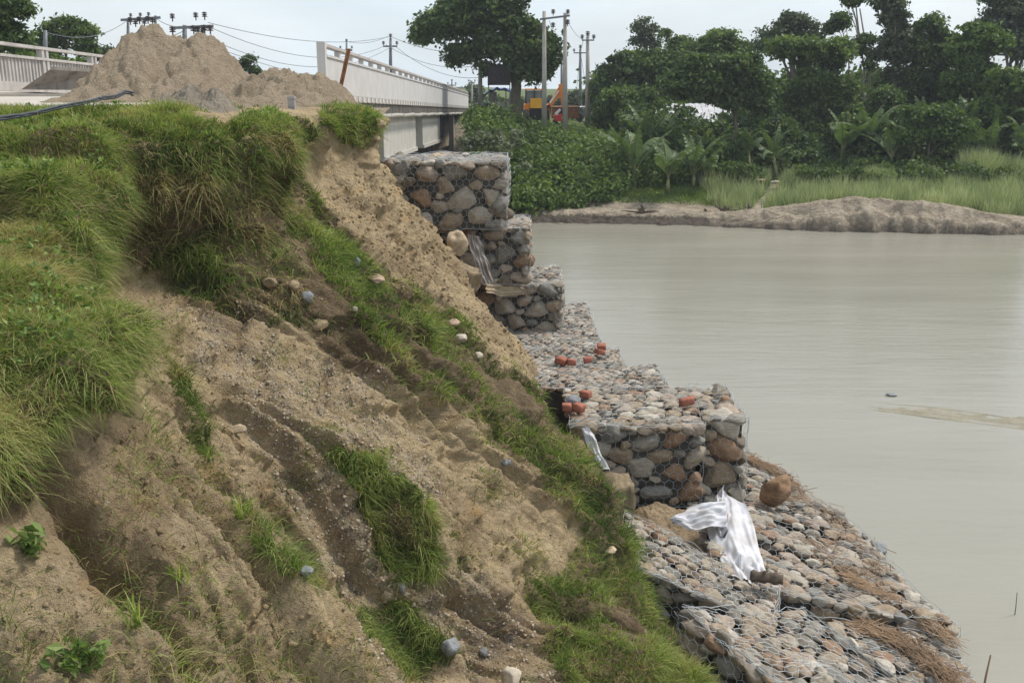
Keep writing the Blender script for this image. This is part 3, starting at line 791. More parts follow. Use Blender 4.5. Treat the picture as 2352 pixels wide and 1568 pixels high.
def pack(w, h, rmin, rmax, an, tries, rg):
    """dense packing of flattened discs on a w x h face -> (u, v, r)"""
    out = np.zeros((0, 3)); area_ = w*h
    rs = rmin+(rmax-rmin)*np.sort(rg.beta(1.1, 2.2, tries))[::-1]
    for r in rs:
        for _ in range(5):
            u = rg.uniform(r*an*0.5, w-r*an*0.5) if w > r*an else w/2
            v = rg.uniform(r*0.6, h-r*0.6) if h > r*1.2 else h/2
            if len(out):
                d = np.hypot((out[:, 0]-u)/an, out[:, 1]-v)
                if (d < 0.87*(out[:, 2]+r)).any(): continue
            out = np.vstack([out, (u, v, r)]); break
    return out

def frame3(U, V):
    U = U/np.linalg.norm(U); Nn = np.cross(U, V); Nn /= np.linalg.norm(Nn); V = np.cross(Nn, U)
    return U, V, Nn

from mathutils import Matrix
def place_matrix(M3, loc):
    m = Matrix.Identity(4)
    for a in range(3):
        for b in range(3): m[a][b] = float(M3[a][b])
        m[a][3] = float(loc[a])
    return m

def hexnet(w, h, s):
    """edges of a hexagon net; s = cell width"""
    hx = s; hy = s*0.62; E = []
    ny = int(h/(hy*1.5))+1; nx = int(w/hx)+1
    for a in range(ny+1):
        for b in range(nx+1):
            x = b*hx+(hx/2 if a % 2 else 0); y = a*hy*1.5
            E += [((x, y), (x+hx/2, y+hy*0.5)), ((x+hx/2, y+hy*0.5), (x+hx, y)), ((x+hx/2, y+hy*0.5), (x+hx/2, y+hy*1.5))]
    E = np.array(E, float)
    k = (E[..., 0].max(1) <= w) & (E[..., 1].max(1) <= h) & (E.min((1, 2)) >= 0)
    return E[k]

def gabion(label, T, drops, faces, seed, rmin=0.05, rmax=0.16, rtop=None, name='gabion_basket', net=0.11, wr=0.0024, tries=520, group=None, bulge=0.05, an=1.4):
    """T: four top corners (near-left, near-right, far-right, far-left); drops: depth of each; faces to dress: f r l b t"""
    rg = np.random.default_rng(seed)
    T = np.array(T, float); B = T.copy(); B[:, 2] -= np.array(drops, float)
    org = B.mean(0)
    root = empty(name, org)
    tag(root, label, 'gabion', group)
    c = T.mean(0)*0.5+B.mean(0)*0.5
    ins = 0.10
    Ti = T.copy(); Bi = B.copy()
    for A in (Ti, Bi):
        dv = A[:, :2]-c[:2]; ln = np.linalg.norm(dv, axis=1)[:, None]; A[:, :2] -= dv/ln*ins*1.3
    Ti[:, 2] -= ins
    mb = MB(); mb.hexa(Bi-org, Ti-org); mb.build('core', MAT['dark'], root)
    quads = {'f': (B[0], B[1], T[1], T[0]), 'r': (B[1], B[2], T[2], T[1]), 'b': (B[2], B[3], T[3], T[2]), 'l': (B[3], B[0], T[0], T[3]), 't': (T[0], T[1], T[2], T[3])}
    stones = []; netV = []; netF = []; nn = 0
    for fc in faces:
        a, b, cc, d = quads[fc]
        w = 0.5*(np.linalg.norm(b-a)+np.linalg.norm(cc-d)); h = 0.5*(np.linalg.norm(d-a)+np.linalg.norm(cc-b))
        def S_(u, v):
            u = np.atleast_1d(u)[:, None]/w; v = np.atleast_1d(v)[:, None]/h
            p = a*(1-u)*(1-v)+b*u*(1-v)+cc*u*v+d*(1-u)*v
            return p
        Uv, Vv, Nn = frame3(b-a, d-a)
        r0, r1 = (rmin, rmax) if fc != 't' else (rtop or (rmin*0.75, rmax*0.62))
        tr = int(tries*max(0.4, w*h/2.0)*(1.0 if fc != 't' else 2.0))
        pk = pack(w, h, r0, r1, an, tr, rg)
        pos = S_(pk[:, 0], pk[:, 1])
        def bl(p): return bulge*(perlin(p[:, 0]*1.7+seed, p[:, 1]*1.7, p[:, 2]*1.7)*1.4)
        bb = bl(pos)
        for k in range(len(pk)):
            r = pk[k, 2]; th = rg.normal(0, 0.25)
            ca, sa = math.cos(th), math.sin(th)
            U2 = Uv*ca+Vv*sa; V2 = Vv*ca-Uv*sa
            dep = r*(rg.uniform(0.75, 1.1) if fc != 't' else rg.uniform(0.5, 0.95))
            M3 = np.stack([U2*r*an*rg.uniform(0.95, 1.12), V2*r*rg.uniform(0.95, 1.1), Nn*dep], 1)
            p = pos[k]+Nn*(bb[k]-dep*rg.uniform(0.75, 1.0))
            stones.append((r*(1.0 if fc != 't' else 0.8)+0.0001*k*0, M3, p-org, rg.integers(0, 1000)))
        E = hexnet(w, h, net)
        if len(E):
            A1 = S_(E[:, 0, 0], E[:, 0, 1]); A2 = S_(E[:, 1, 0], E[:, 1, 1])
            def off(p): return Nn*(bl(p)+0.006+0.018*perlin(p[:, 0]*5, p[:, 1]*5, p[:, 2]*5))[:, None]
            Vn, Fn = segs(A1+off(A1)-org, A2+off(A2)-org, wr)
            netV.append(Vn); netF.append(Fn+nn); nn += len(Vn)
        ring = [a, b, cc, d, a]
        for k in range(4):
            p, q = ring[k], ring[k+1]; m = 14
            tt = np.linspace(0, 1, m)[:, None]; L = p*(1-tt)+q*tt
            L = L+Nn*(bl(L)*0.7+0.008)[:, None]+rg.normal(0, 0.012, L.shape)
            Vn, Fn = segs(L[:-1]-org, L[1:]-org, wr*1.5, 4)
            netV.append(Vn); netF.append(Fn+nn); nn += len(Vn)
    build('wire_mesh', np.vstack(netV), np.vstack(netF), MAT['wire'], root)
    stones.sort(key=lambda s: -s[0])
    for r, M3, p, sd in stones[:98]:
        o = link('stone', STONE_ME[sd % len(STONE_ME)], root)
        o.matrix_local = place_matrix(M3, p)
    rest = stones[98:]
    if rest:
        VV = []; FF = []; AA = []; n = 0
        for r, M3, p, sd in rest:
            v, f = STL[sd % len(STL)]
            VV.append(v @ M3.T+p); FF.append(f+n); n += len(v); AA.append(np.full(len(v), rg.uniform(0, 1)))
        o = build('small_stones', np.vstack(VV), np.vstack(FF), MAT['stone'], root, True, {'rnd': np.concatenate(AA)})
        o['kind'] = 'stuff'
    return root

def box4(x0, x1, y0, y1, z, sk=0.0):
    return [(x0, y0, z), (x1, y0+sk, z), (x1, y1+sk, z), (x0, y1, z)]
# three stacked end baskets below the bridge
gabion('uppermost wire gabion of big rounded stones just below the bridge', box4(-2.15, -0.08, 17.0, 18.6, -1.27), [1.16]*4, 'frtl', 11, 0.055, 0.20)
gabion('middle wire gabion of the stepped stack, behind the hanging grey cloth', box4(-1.6, 0.32, 17.35, 19.0, -2.45), [1.02]*4, 'frt', 12, 0.05, 0.17)
gabion('lowest wire gabion of the stepped stack, beside the open river', box4(-0.95, 0.90, 17.6, 19.4, -3.50), [0.98]*4, 'frt', 13, 0.05, 0.17)
gabion('low gabion under the stepped stack, mostly buried in silt', box4(-0.5, 1.55, 16.3, 20.0, -4.38), [2.3]*4, 'frt', 14, 0.04, 0.13)
# the platform
gabion('flat gabion on the platform with loose red bricks on it', box4(-.1, 1.80, 15.2, 16.3, -4.34), [2.3]*4, 'rt', 15, 0.04, 0.12)
gabion('flat gabion of the platform between the bricks and the front basket', box4(0.0, 2.28, 13.9, 15.2, -4.32), [2.3]*4, 'rt', 16, 0.04, 0.13)
gabion('large gabion with hexagonal wire front above the white cloth', box4(0.75, 2.52, 12.25, 13.9, -4.32), [1.12]*4, 'ft', 17, 0.045, 0.17, tries=700, net=0.12, wr=0.0019)
gabion('narrow gabion at the platform corner holding one big grey stone', box4(2.55, 3.14, 12.55, 14.1, -4.32), [1.55, 1.75, 1.9, 1.5], 'frt', 18, 0.05, 0.20, net=0.12, wr=0.0019)
# sloping mattresses down to the water
L1 = [(2.35, 10.25, -5.42), (5.05, 10.15, -6.02), (5.0, 12.6, -6.08), (2.35, 12.35, -5.42)]
gabion('sloping stone mattress beside the white cloth, near half', L1, [.6, .42, .5, .5], 'frt', 21, 0.045, 0.13, rtop=(0.032, 0.11), name='stone_mattress', tries=420, bulge=0.12, wr=0.0019)
L2 = [(2.35, 12.45, -5.42), (4.95, 12.65, -6.08), (4.15, 16.4, -6.2), (2.6, 16.4, -5.7)]
gabion('sloping stone mattress behind the big brown boulder', L2, [.6, .5, .5, .5], 'rt', 22, 0.04, 0.12, rtop=(0.03, 0.10), name='stone_mattress', tries=420, bulge=0.12, wr=0.0019)
M1 = [(1.22, 10.15, -5.16), (2.75, 9.45, -5.55), (3.05, 10.3, -5.56), (1.40, 11.4, -5.12)]
gabion('small sagging gabion between the grass slope and the white cloth', M1, [0.95, .7, .7, .95], 'frt', 23, 0.05, 0.14, tries=600)
M1b = [(1.45, 11.42, -5.22), (2.4, 11.2, -5.38), (2.4, 12.2, -5.36), (1.2, 12.2, -5.2)]
M2 = [(1.72, 9.15, -5.22), (2.62, 7.75, -5.35), (4.45, 8.0, -5.95), (3.3, 10.1, -5.72)]
gabion('nearest gabion at the bottom with sloping top and stone side', M2, [1.0, 1.0, .6, .6], 'frt', 24, 0.045, 0.15, rtop=(0.034, 0.115), tries=620, bulge=0.11, wr=0.0026)
M3 = [(3.35, 10.08, -5.80), (4.47, 8.05, -6.00), (4.78, 8.9, -6.16), (5.08, 10.1, -6.12)]
gabion('low stone mattress at the water in the bottom right corner', M3, [.6, .6, .5, .5], 'rtf', 25, 0.045, 0.13, rtop=(0.034, 0.11), name='stone_mattress', tries=420, bulge=0.1)
# ------------------------------------------------------------------ far bank
def shoreY(x): return np.interp(x, [-60, -9, -3.3, -2.3, 0, 8, 12, 21.5, 40, 90], [72, 70, 68, 47.0, 45.6, 44.9, 43.6, 42.0, 41, 39])
def lipZ(x): return np.interp(x, [-10, 0, 8, 10.3, 12.0, 13.5, 15.5, 16.8, 18.5, 20.2, 21.5, 24, 60], [-6.0, -5.97, -5.86, -5.72, -5.36, -5.02, -4.70, -4.86, -4.92, -5.2, -5.55, -5.75, -5.6])
def farz(x, y):
    s = shoreY(x)+0.35*perlin(x*0.7, 0.0, 3.0)+0.15*perlin(x*2.2, 0, 8.0); d = y-s
    inner = np.interp(np.clip(y-s, 0, 400), [0, 3.0, 6, 10, 16, 30, 400], [-5.95, -5.85, -5.35, -4.85, -4.4, -3.6, -2.5])
    l = lipZ(x); hump = np.clip(l-inner, 0, 9)*np.exp(-(np.clip(d-0.8, 0, 99)/2.2)**2)
    top = np.maximum(inner+hump*1.0, inner)
    wall = np.interp(d+0.25*perlin(x*1.3, y*2, 4), [-0.5, 0.0, 0.35, 0.8, 1.3, 1.9], [0, 0.25, 0.62, 0.70, 0.93, 1.0])
    z = -6.9+(top+6.9)*wall
    # the road embankment at the far end of the bridge
    tgt = np.interp(x, [-9, -2.4, -0.8, 1.0, 3, 6, 9, 12], [-1.9, -2.3, -2.45, -3.2, -3.4, -3.8, -4.2, -4.5])+0.55*sstep(y, 60, 66)*(x > 0)
    e = sstep(y, np.where(x < -2.9, 67, 47.5), np.where(x < -2.9, 74, 57.5))*(1-sstep(x, 8, 12.5))
    z = z*(1-e)+np.maximum(z, tgt)*e
    z = np.where(x < -9, np.maximum(z, np.interp(y, [66, 74], [-6.9, -2.0])), z)
    return z
xs = np.concatenate([np.linspace(-160, -12, 40, endpoint=False), np.linspace(-12, 30, 620), np.linspace(30.5, 200, 60)])
ys = np.concatenate([np.linspace(39, 53, 260, endpoint=False), np.linspace(53, 80, 90), np.linspace(84, 420, 30)])
XX, YY = np.meshgrid(xs, ys)
ZZ = farz(XX, YY)
dd = YY-shoreY(XX)
cl = np.exp(-(np.clip(dd-0.3, -9, 99)/1.6)**2)*(np.abs(XX) < 60)
ZZ = ZZ+cl*(0.12*fbm(XX*0.9, YY*2.2, ZZ*1.2, 5, 0.65)-0.16*np.exp(-(perlin(XX*0.8, YY*1.6, ZZ*2)/0.06)**2)-0.08*np.exp(-(perlin(XX*2.3, YY*2.6, 7.0)/0.07)**2))+0.03*fbm(XX, YY, 0.0, 3)
n0, m0 = XX.shape
i = np.arange(n0-1)[:, None]; j = np.arange(m0-1)[None]
FF = np.stack([i*m0+j, i*m0+j+1, (i+1)*m0+j+1, (i+1)*m0+j], -1).reshape(-1, 4)
# shore sand where bare, green-brown earth under the vegetation
m, nt, b, o = M_('far_bank_ground'); p = geo(nt)
cs = ramp(nt, noise(nt, p, 1.0, 7, 0.65, 0.5), [(0.32, (0.27, 0.22, 0.165)), (0.68, (0.45, 0.38, 0.29))])
crk = noise(nt, mapping(nt, p, (0.9, 0.9, 2.2)), 1.6, 6, 0.65, 0.6)
cs = mixc(nt, ramp(nt, crk, [(0.47, (0,)*3), (0.495, (0.75,)*3), (0.52, (0,)*3)]), cs, (0.12, 0.095, 0.07))
cs = mixc(nt, attr(nt, 'damp'), cs, (0.075, 0.06, 0.05))
cg = ramp(nt, noise(nt, p, 0.8, 6, 0.6), [(0.35, (0.06, 0.085, 0.025)), (0.65, (0.14, 0.17, 0.05))])
nt.links.new(mixc(nt, attr(nt, 'green'), cs, cg), b.inputs['Base Color']); b.inputs['Roughness'].default_value = 0.95
b.inputs['Specular IOR Level'].default_value = 0.1
bump(nt, b, noise(nt, p, 5, 7, 0.7), 1.0, 0.2); MAT['farbank'] = m
green = sstep(dd, 3.3, 4.6)*(1-0)
pathm = np.exp(-((XX-(11.6+0.45*(YY-47)))/0.38)**2)*(YY < 52)*(YY > 45)
green = np.clip(green-pathm*0.9, 0, 1)
damp = (ZZ < WZ+0.30)*0.55+0.85*(dd < 1.7)*(XX < 9.0)*(ZZ < -6.0+0.03*perlin(XX, YY, 0))+0.0
damp = np.maximum(damp, 0.75*(ZZ < WZ+0.10+0.05*perlin(XX*1.5, YY, 0)))
damp = np.clip(damp, 0, 0.9)
build('far_bank', np.stack([XX, YY, ZZ], -1).reshape(-1, 3), FF, MAT['farbank'], None, True, {'green': green, 'damp': damp})['kind'] = 'structure'

def upN(n): return np.tile(np.array((0, 0, 1.0)), (n, 1))
def scatter_far(n, x0, x1, dy0, dy1, keep=None):
    x = rng.uniform(x0, x1, n); y = shoreY(x)+rng.uniform(dy0, dy1, n)
    k = np.ones(n, bool) if keep is None else keep(x, y)
    x, y = x[k], y[k]
    return np.stack([x, y, farz(x, y)-0.02], 1)
notpath = lambda x, y: np.abs(x-(11.6+0.45*(y-47))+0.4*perlin(y*0.8, 0, 0)) > 0.32
pt = scatter_far(52000, -2, 27, 3.6, 11, notpath)
L = rng.uniform(0.10, 0.28, len(pt)); addgrass(blades(pt, upN(len(pt)), L, 0.045, 0.8, 0.5, np.clip(0.5+0.5*perlin(pt[:, 0]*0.6, pt[:, 1]*0.9, 1)+rng.normal(0, 0.2, len(pt)), 0, 1)))
flushgrass('meadow_grass', 'low green grass between the sandy shore and the trees across the river', MAT['fargrass'])
def reedk(x, y): return ((x-10.2)*0.9 > (y-46.5)*0.0-0.5+1.2*perlin(x*0.5, y*0.5, 0)) & notpath(x, y) & (perlin(x*0.6, y*0.6, 5) > -0.35)
pt = scatter_far(26000, 9.5, 27, 2.2, 9.5, reedk)
L = rng.uniform(0.55, 1.15, len(pt))*(1+0.5*perlin(pt[:, 0]*0.8, pt[:, 1]*0.8, 2))+0.2*sstep(pt[:, 0], 15, 22)
addgrass(blades(pt, upN(len(pt)), L, 0.028, 0.35, 0.25, np.clip(0.6+0.5*perlin(pt[:, 0]*0.7, pt[:, 1]*0.7, 1)+rng.normal(0, 0.2, len(pt)), 0, 1)))
flushgrass('reeds', 'grey-green reed grass growing behind the sandy hump across the river', MAT['reed'])
for (u, v, Y, hh, rad, lb) in ((2015, 425, 50.5, 1.1, 0.75, 'small pale tuft of tall reeds near the middle of the reed bed'), (2245, 425, 50.5, 1.9, 1.1, 'tall feathery reed clump in front of the dark trees'),
                           (2310, 430, 50.8, 1.5, 1.0, 'tall feathery reed clump at the right edge of the photo')):
    c = P(u, v, Y); n = 2600; a = rng.uniform(0, 6.28, n); r = rad*np.sqrt(rng.uniform(0, 1, n))*0.7
    pt = np.stack([c[0]+r*np.cos(a), Y+r*np.sin(a), farz(c[0]+r*np.cos(a), Y+r*np.sin(a))], 1)
    res = blades(pt, upN(n), rng.uniform(0.6, 1, n)*hh*1.25, 0.034, 0.30, 0.25, np.clip(rng.normal(0.65, 0.2, n), 0, 1))
    addgrass(res); o = flushgrass('reed_clump', lb, MAT['reed']); del o['kind']; o['category'] = 'reeds'

# ------------------------------------------------------------------ leaves, trees
def leaves(C, size, up=0.6, out=None, tint=None, elong=1.7):
    n = len(C); size = np.broadcast_to(size, (n,))*rng.uniform(0.7, 1.3, n)
    N_ = rng.normal(size=(n, 3))*0.95+np.array((0, 0, up))
    if out is not None: N_ += out*0.6
    N_ /= np.linalg.norm(N_, axis=1)[:, None]
    A = np.cross(N_, rng.normal(size=(n, 3))); A /= np.linalg.norm(A, axis=1)[:, None]+1e-9
    B = np.cross(N_, A)
    a = A*size[:, None]*elong/2; b_ = B*size[:, None]/2
    V = np.stack([C-a, C-b_+N_*size[:, None]*0.1, C+a-N_*size[:, None]*0.12, C+b_+N_*size[:, None]*0.1], 1).reshape(-1, 3)
    F = np.arange(4*n).reshape(-1, 4)
    if tint is None: tint = rng.uniform(0, 1, n)
    return V, F, np.repeat(tint, 4)
def clumpleaves(cen, rad, per, size, flat=0.7, up=0.7):
    """clusters of leaves: each centre carries a small tuft, thick on the top and outside"""
    n = len(cen); rad = np.broadcast_to(rad, (n,))
    d = rng.normal(size=(n, per, 3)); d /= np.linalg.norm(d, axis=2)[..., None]
    d[..., 2] = np.where((d[..., 2] < -0.25) & (rng.uniform(0, 1, (n, per)) < 0.6), -d[..., 2]*0.6, d[..., 2])
    rr = rng.uniform(0.15, 1.0, (n, per))**0.55*np.exp(rng.normal(0, 0.16, (n, per)))
    C = cen[:, None]+d*rr[..., None]*rad[:, None, None]*np.array((1, 1, flat))
    ct = rng.normal(0, 0.16, n)
    t = np.clip(0.45+ct[:, None]+rng.normal(0, 0.16, (n, per)), 0, 1)
    return leaves(C.reshape(-1, 3), size, up, d.reshape(-1, 3), t.ravel())
def lobes_to_clumps(lobes, Y, cs, dens):
    out = []; rads = []
    for (u, v, ru, rv) in lobes:
        c = P(u, v, Y); k = Y/FPX
        R = np.array((ru*k, min(ru, rv*1.3)*k, rv*k))
        n = max(5, int(1.35*dens*(R[0]*R[2]*4+R[0]*R[1]*2)/(cs*cs)))
        d = rng.normal(size=(n, 3)); d /= np.linalg.norm(d, axis=1)[:, None]
        r = rng.uniform(0.35, 1.0, n)**0.55
        r *= 1+0.16*perlin(d[:, 0]*2+u, d[:, 1]*2, d[:, 2]*2)
        out.append(c+d*r[:, None]*np.maximum(R-cs*0.5, R*0.4)); rads.append(rng.uniform(0.35, 1.35, n)*cs)
    return np.vstack(out), np.concatenate(rads)
def tree(label, Y, trunk, tr, lobes, mat, ls=0.2, cs=0.55, dens=1.0, per=46, bark='bark', cat='tree', name='tree', flat=0.7, group=None, limbs=7):
    """trunk = [(u, v), ...] from the foot up"""
    foot = P(trunk[0][0], trunk[0][1], Y)
    if Y > 45: foot[2] = float(farz(foot[0], foot[1]))-0.1
    root = empty(name, foot); tag(root, label, cat, group)
    C, R = lobes_to_clumps(lobes, Y, cs, dens)
    V, F, t = clumpleaves(C-foot, R*1.08, int(per*2.1), ls*0.66, flat)
    build('crown', V, F, MAT[mat], root, False, {'tint': t})
    mb = MB()
    pts = [foot]+[P(u, v, Y) for u, v in trunk[1:]]
    pp = [np.array(pts[0])]
    for a, b in zip(pts[:-1], pts[1:]):
        for q in (0.33, 0.66, 1.0): pp.append(a*(1-q)+b*q+rng.normal(0, tr*0.25, 3)*(q < 1))
    pp = np.array(pp)-foot
    rr = np.linspace(tr, tr*0.45, len(pp))
    mb.tube(pp, rr, 8)
    base = pp[-1]; lowr = rr[-1]
    sel = rng.choice(len(C), min(limbs, len(C)), replace=False)
    for s in sel:
        e = C[s]-foot; k = rng.integers(max(1, len(pp)//2), len(pp)); st = pp[k]
        mid = (st+e)/2+np.array((0, 0, 0.12*np.linalg.norm(e-st)))
        mb.tube([st, mid*0.5+st*0.5, mid, (mid+e)/2, e], np.linspace(rr[k]*0.6, rr[k]*0.12+0.01, 5), 6)
    mb.build('trunk', MAT[bark], root, True)
    return root
# the big tree beyond the bridge
tree('large spreading tree beyond the bridge rail beside the orange digger', 60, [(1183, 275), (1186, 200), (1178, 120), (1150, 60)], 0.36,
     [(1110,12,90,60),(1010,62,62,42),(970,85,28,30),(1065,118,45,34),(1160,85,80,70),(1230,118,60,60),(1205,165,66,34),(1248,152,42,36),(1046,140,16,14),(1060,40,70,50),(1150,-30,90,50),(1130,160,40,20)], 'leafA', 0.26, 0.62, 0.85, 40, limbs=14)
tree('dark leafy tree top in the upper left corner above the railing', 34, [(-20, 200), (0, 110)], 0.2, [(0,30,62,55),(28,95,38,30),(-40,80,60,60),(55,20,22,30)], 'leafA', 0.17, 0.4, 1.0, 44)
tree('tree with loose sunlit twigs behind the left railing', 52, [(150, 200), (150, 110)], 0.16, [(130,82,45,38),(185,70,42,30),(100,115,50,34),(195,108,38,28),(150,55,25,18)], 'leafB', 0.2, 0.45, 0.7, 32, limbs=10)
tree('low bushy tree between the left tree and the sand pile', 56, [(235, 190), (238, 140)], 0.12, [(240,128,42,22),(212,120,28,18),(262,140,22,20)], 'leafD', 0.2, 0.45, 0.8, 30)
tree('low green bush showing through the left railing', 44, [(60, 205), (62, 160)], 0.1, [(60,140,52,26),(110,140,35,20),(20,150,40,22),(170,150,50,15)], 'leafC', 0.2, 0.4, 0.8, 30, cat='bush', name='bush')
tree('small distant tree between the two sand piles', 60, [(572, 215), (571, 160)], 0.12, [(570,138,15,14),(577,160,16,12),(590,168,12,7),(562,148,10,8)], 'leafA', 0.18, 0.35, 1.0, 30, limbs=3)
tree('pale distant tree beyond the end of the bridge', 110, [(1090, 262), (1091, 220)], 0.2, [(1090,212,20,22),(1100,235,22,18),(1080,240,14,14)], 'leafD', 0.35, 0.8, 1.0, 30, limbs=3)
# trees across the river, behind to front
tree('broad dark tree behind the grey poles', 68, [(1430, 300), (1430, 200)], 0.3, [(1430,150,58,40),(1500,150,60,42),(1395,195,36,50),(1450,215,60,40),(1545,160,50,45)], 'leafA', 0.26, 0.7, 0.9, 42)
tree('tall feathery tree rising behind the broad dark trees', 76, [(1490, 260), (1485, 90)], 0.16, [(1480,68,38,26),(1470,95,30,18),(1500,100,20,22)], 'leafD', 0.2, 0.5, 0.6, 26, limbs=12)
tree('thin open tree beside the feathery tree top', 74, [(1550, 260), (1550, 110)], 0.16, [(1552,105,38,28),(1528,80,18,16),(1575,95,20,14),(1580,130,25,20)], 'leafB', 0.2, 0.5, 0.6, 26, limbs=9)
tree('rounded tree behind the dark tree with a bare trunk', 69, [(1645, 300), (1645, 130)], 0.26, [(1645,92,45,26),(1615,125,55,35),(1692,115,36,30),(1650,130,50,30)], 'leafB', 0.24, 0.6, 0.9, 40)
tree('wide spreading tree with fluffy top left of the bare double trunks', 66, [(1830, 330), (1820, 120)], 0.28, [(1830,48,38,26),(1790,88,52,28),(1760,108,30,24),(1860,75,45,30),(1800,60,25,18)], 'leafD', 0.22, 0.55, 0.75, 34, limbs=12)
tree('small round-headed tree on a thin leaning stem', 64, [(1962, 230), (1950, 140), (1938, 80)], 0.06, [(1928,52,26,22),(1908,66,14,14)], 'leafA', 0.22, 0.4, 1.0, 40, limbs=4)
r_ = tree('very tall bare double-trunked tree with leaves only at the top', 62, [(1992, 300), (1984, 150), (1966, 12)], 0.09, [(1958,2,28,18),(1945,-12,20,14),(1988,95,24,18),(1978,120,16,14),(1998,150,12,16)], 'leafA', 0.2, 0.38, 0.8, 34, 'palebark', limbs=5)
mb = MB(); f0 = np.array(r_.location); mb.tube(np.array([P(2000, 300, 62.3), P(1996, 150, 62.3), P(1975, 20, 62.3)])-f0, [0.08, 0.06, 0.04], 6); mb.build('trunk', MAT['palebark'], r_, True)
tree('tall slim tree with stacked tufts right of the bare double trunks', 60, [(2060, 330), (2055, 180), (2052, 90)], 0.15, [(2040,10,42,24),(2062,75,34,38),(2035,115,26,30),(2075,120,28,34),(2052,40,36,22),(2011,128,9,10),(2050,160,24,34)], 'leafD', 0.22, 0.5, 0.9, 34, 'palebark', limbs=9)
tree('dense dark tree with a domed top in the right-hand row', 60, [(2135, 380), (2135, 200)], 0.25, [(2140,68,42,34),(2110,110,40,30),(2135,150,55,50),(2105,200,48,50),(2180,120,48,46),(2150,215,50,40)], 'leafA', 0.24, 0.6, 0.95, 42)
tree('bright topped tree filling the gap before the tall right tree', 57, [(2230, 390), (2230, 220)], 0.25, [(2225,120,52,46),(2275,100,48,36),(2260,180,58,50),(2200,190,46,46),(2245,70,40,22)], 'leafC', 0.24, 0.6, 0.95, 42)
tree('tallest tree at the right edge reaching above the frame', 66, [(2320, 380), (2320, 150)], 0.3, [(2320,30,52,44),(2345,90,48,60),(2275,60,34,26),(2300,-20,50,40),(2370,20,50,70)], 'leafD', 0.24, 0.6, 0.95, 42)
tree('full leafy tree low at the right edge above the reeds', 54, [(2330, 420), (2330, 300)], 0.2, [(2325,195,55,46),(2340,280,50,46),(2270,255,48,40),(2365,220,40,60)], 'leafB', 0.22, 0.55, 0.95, 42)
tree('tree with a climbing dark crown right of the sky gap', 58, [(1833, 425), (1835, 250), (1850, 150)], 0.2, [(1850,120,66,40),(1905,128,58,44),(1862,188,54,48),(1925,215,46,60),(1860,262,56,50),(1800,110,40,26),(1830,215,32,34)], 'leafB', 0.24, 0.58, 0.9, 42)
tree('dark understorey tree below the bare double trunks', 56, [(1960, 425), (1962, 300)], 0.16, [(1965,290,62,46),(1905,335,56,46),(2030,235,42,36),(2020,300,45,40),(1960,360,50,34)], 'leafA', 0.22, 0.55, 0.9, 42)
tree('dark dense tree with a slim bare trunk in front of the tin roofs', 54, [(1686, 425), (1688, 320), (1692, 240), (1690, 170)], 0.13, [(1692,165,76,50),(1620,195,66,48),(1742,212,44,46),(1560,195,50,38),(1676,228,60,30),(1610,150,50,30),(1755,255,22,22)], 'leafA', 0.23, 0.55, 0.95, 44, limbs=14)
tree('shrubby dark tree under the broad tree, left of the roofs', 60, [(1425, 350), (1425, 280)], 0.14, [(1420,235,52,40),(1400,280,36,36),(1480,235,44,34),(1445,270,40,30)], 'leafB', 0.22, 0.5, 0.9, 40)
tree('yellowish green shrub tree among the banana plants on the right', 52, [(2130, 420), (2135, 330)], 0.12, [(2145,268,62,30),(2185,295,54,32),(2110,310,44,26),(2190,330,34,24),(2090,262,24,20)], 'leafC', 0.2, 0.45, 0.9, 42, name='shrub', cat='shrub')
tree('low dark tree right of the roof end at the forest edge', 55, [(1800, 420), (1802, 350)], 0.14, [(1805,325,58,40),(1765,360,40,30),(1850,345,44,40),(1790,290,40,26)], 'leafA', 0.22, 0.5, 0.9, 42)
tree('small leafy bush at the forest foot beside the path', 51.5, [(1720, 425), (1720, 400)], 0.08, [(1710,395,34,20),(1675,390,26,20)], 'leafB', 0.18, 0.4, 1.0, 40, name='bush', cat='bush')
tree('pale green bush behind the banana plants on the shore', 53, [(1640, 420), (1640, 380)], 0.08, [(1640,350,45,34),(1600,380,36,30),(1680,360,30,30)], 'leafC', 0.2, 0.45, 0.9, 40, name='bush', cat='bush')

tree('pale green tree seen between the grey poles beyond the digger', 88, [(1335, 280), (1336, 240)], 0.15, [(1335,235,34,30),(1318,225,18,24),(1358,240,20,30),(1300,262,30,16)], 'leafD', 0.26, 0.6, 1.0, 36)
tree('distant tree line behind the stall and the digger cab', 95, [(1225, 280), (1226, 240)], 0.15, [(1225,238,50,20),(1160,240,50,18),(1275,240,40,20),(1120,246,40,14)], 'leafD', 0.28, 0.7, 1.0, 36, cat='trees')
# the thicket on the embankment and the dark undergrowth
def thicket(label, cen, rad, per, ls, mat, name='thicket'):
    V, F, t = clumpleaves(cen, rad, per, ls, 0.8)
    o = build(name, V, F, MAT[mat], None, False, {'tint': t}); tag(o, label, 'undergrowth', None, 'stuff')
n = 800; x = rng.uniform(-2.1, 9.5, n); y = rng.uniform(46.9, 61, n)
lowedge = np.interp(x, [-4, 0.5, 3, 6, 9.5], [46.9, 47.0, 48.0, 50, 51.5]); k = y > lowedge; x, y = x[k], y[k]
k = ~((x > 0.2) & (y > 58.5)); x, y = x[k], y[k]
cen = np.stack([x, y, farz(x, y)+rng.uniform(-0.1, 0.55, len(x))+0.35*perlin(x*0.5, y*0.5, 0)], 1)
thicket('dense green thicket covering the embankment below the digger', cen, rng.uniform(0.45, 1.0, len(cen)), 120, 0.15, 'leafE')
n = 200; x = rng.uniform(-1.9, 9.5, n); y = rng.uniform(47.5, 59, n)
cen = np.stack([x, y, farz(x, y)+rng.uniform(0.2, 0.8, n)], 1)[(y > np.interp(x, [-4, 0.5, 3, 6, 9.5], [47.2, 47.4, 48.4, 51, 52]))]
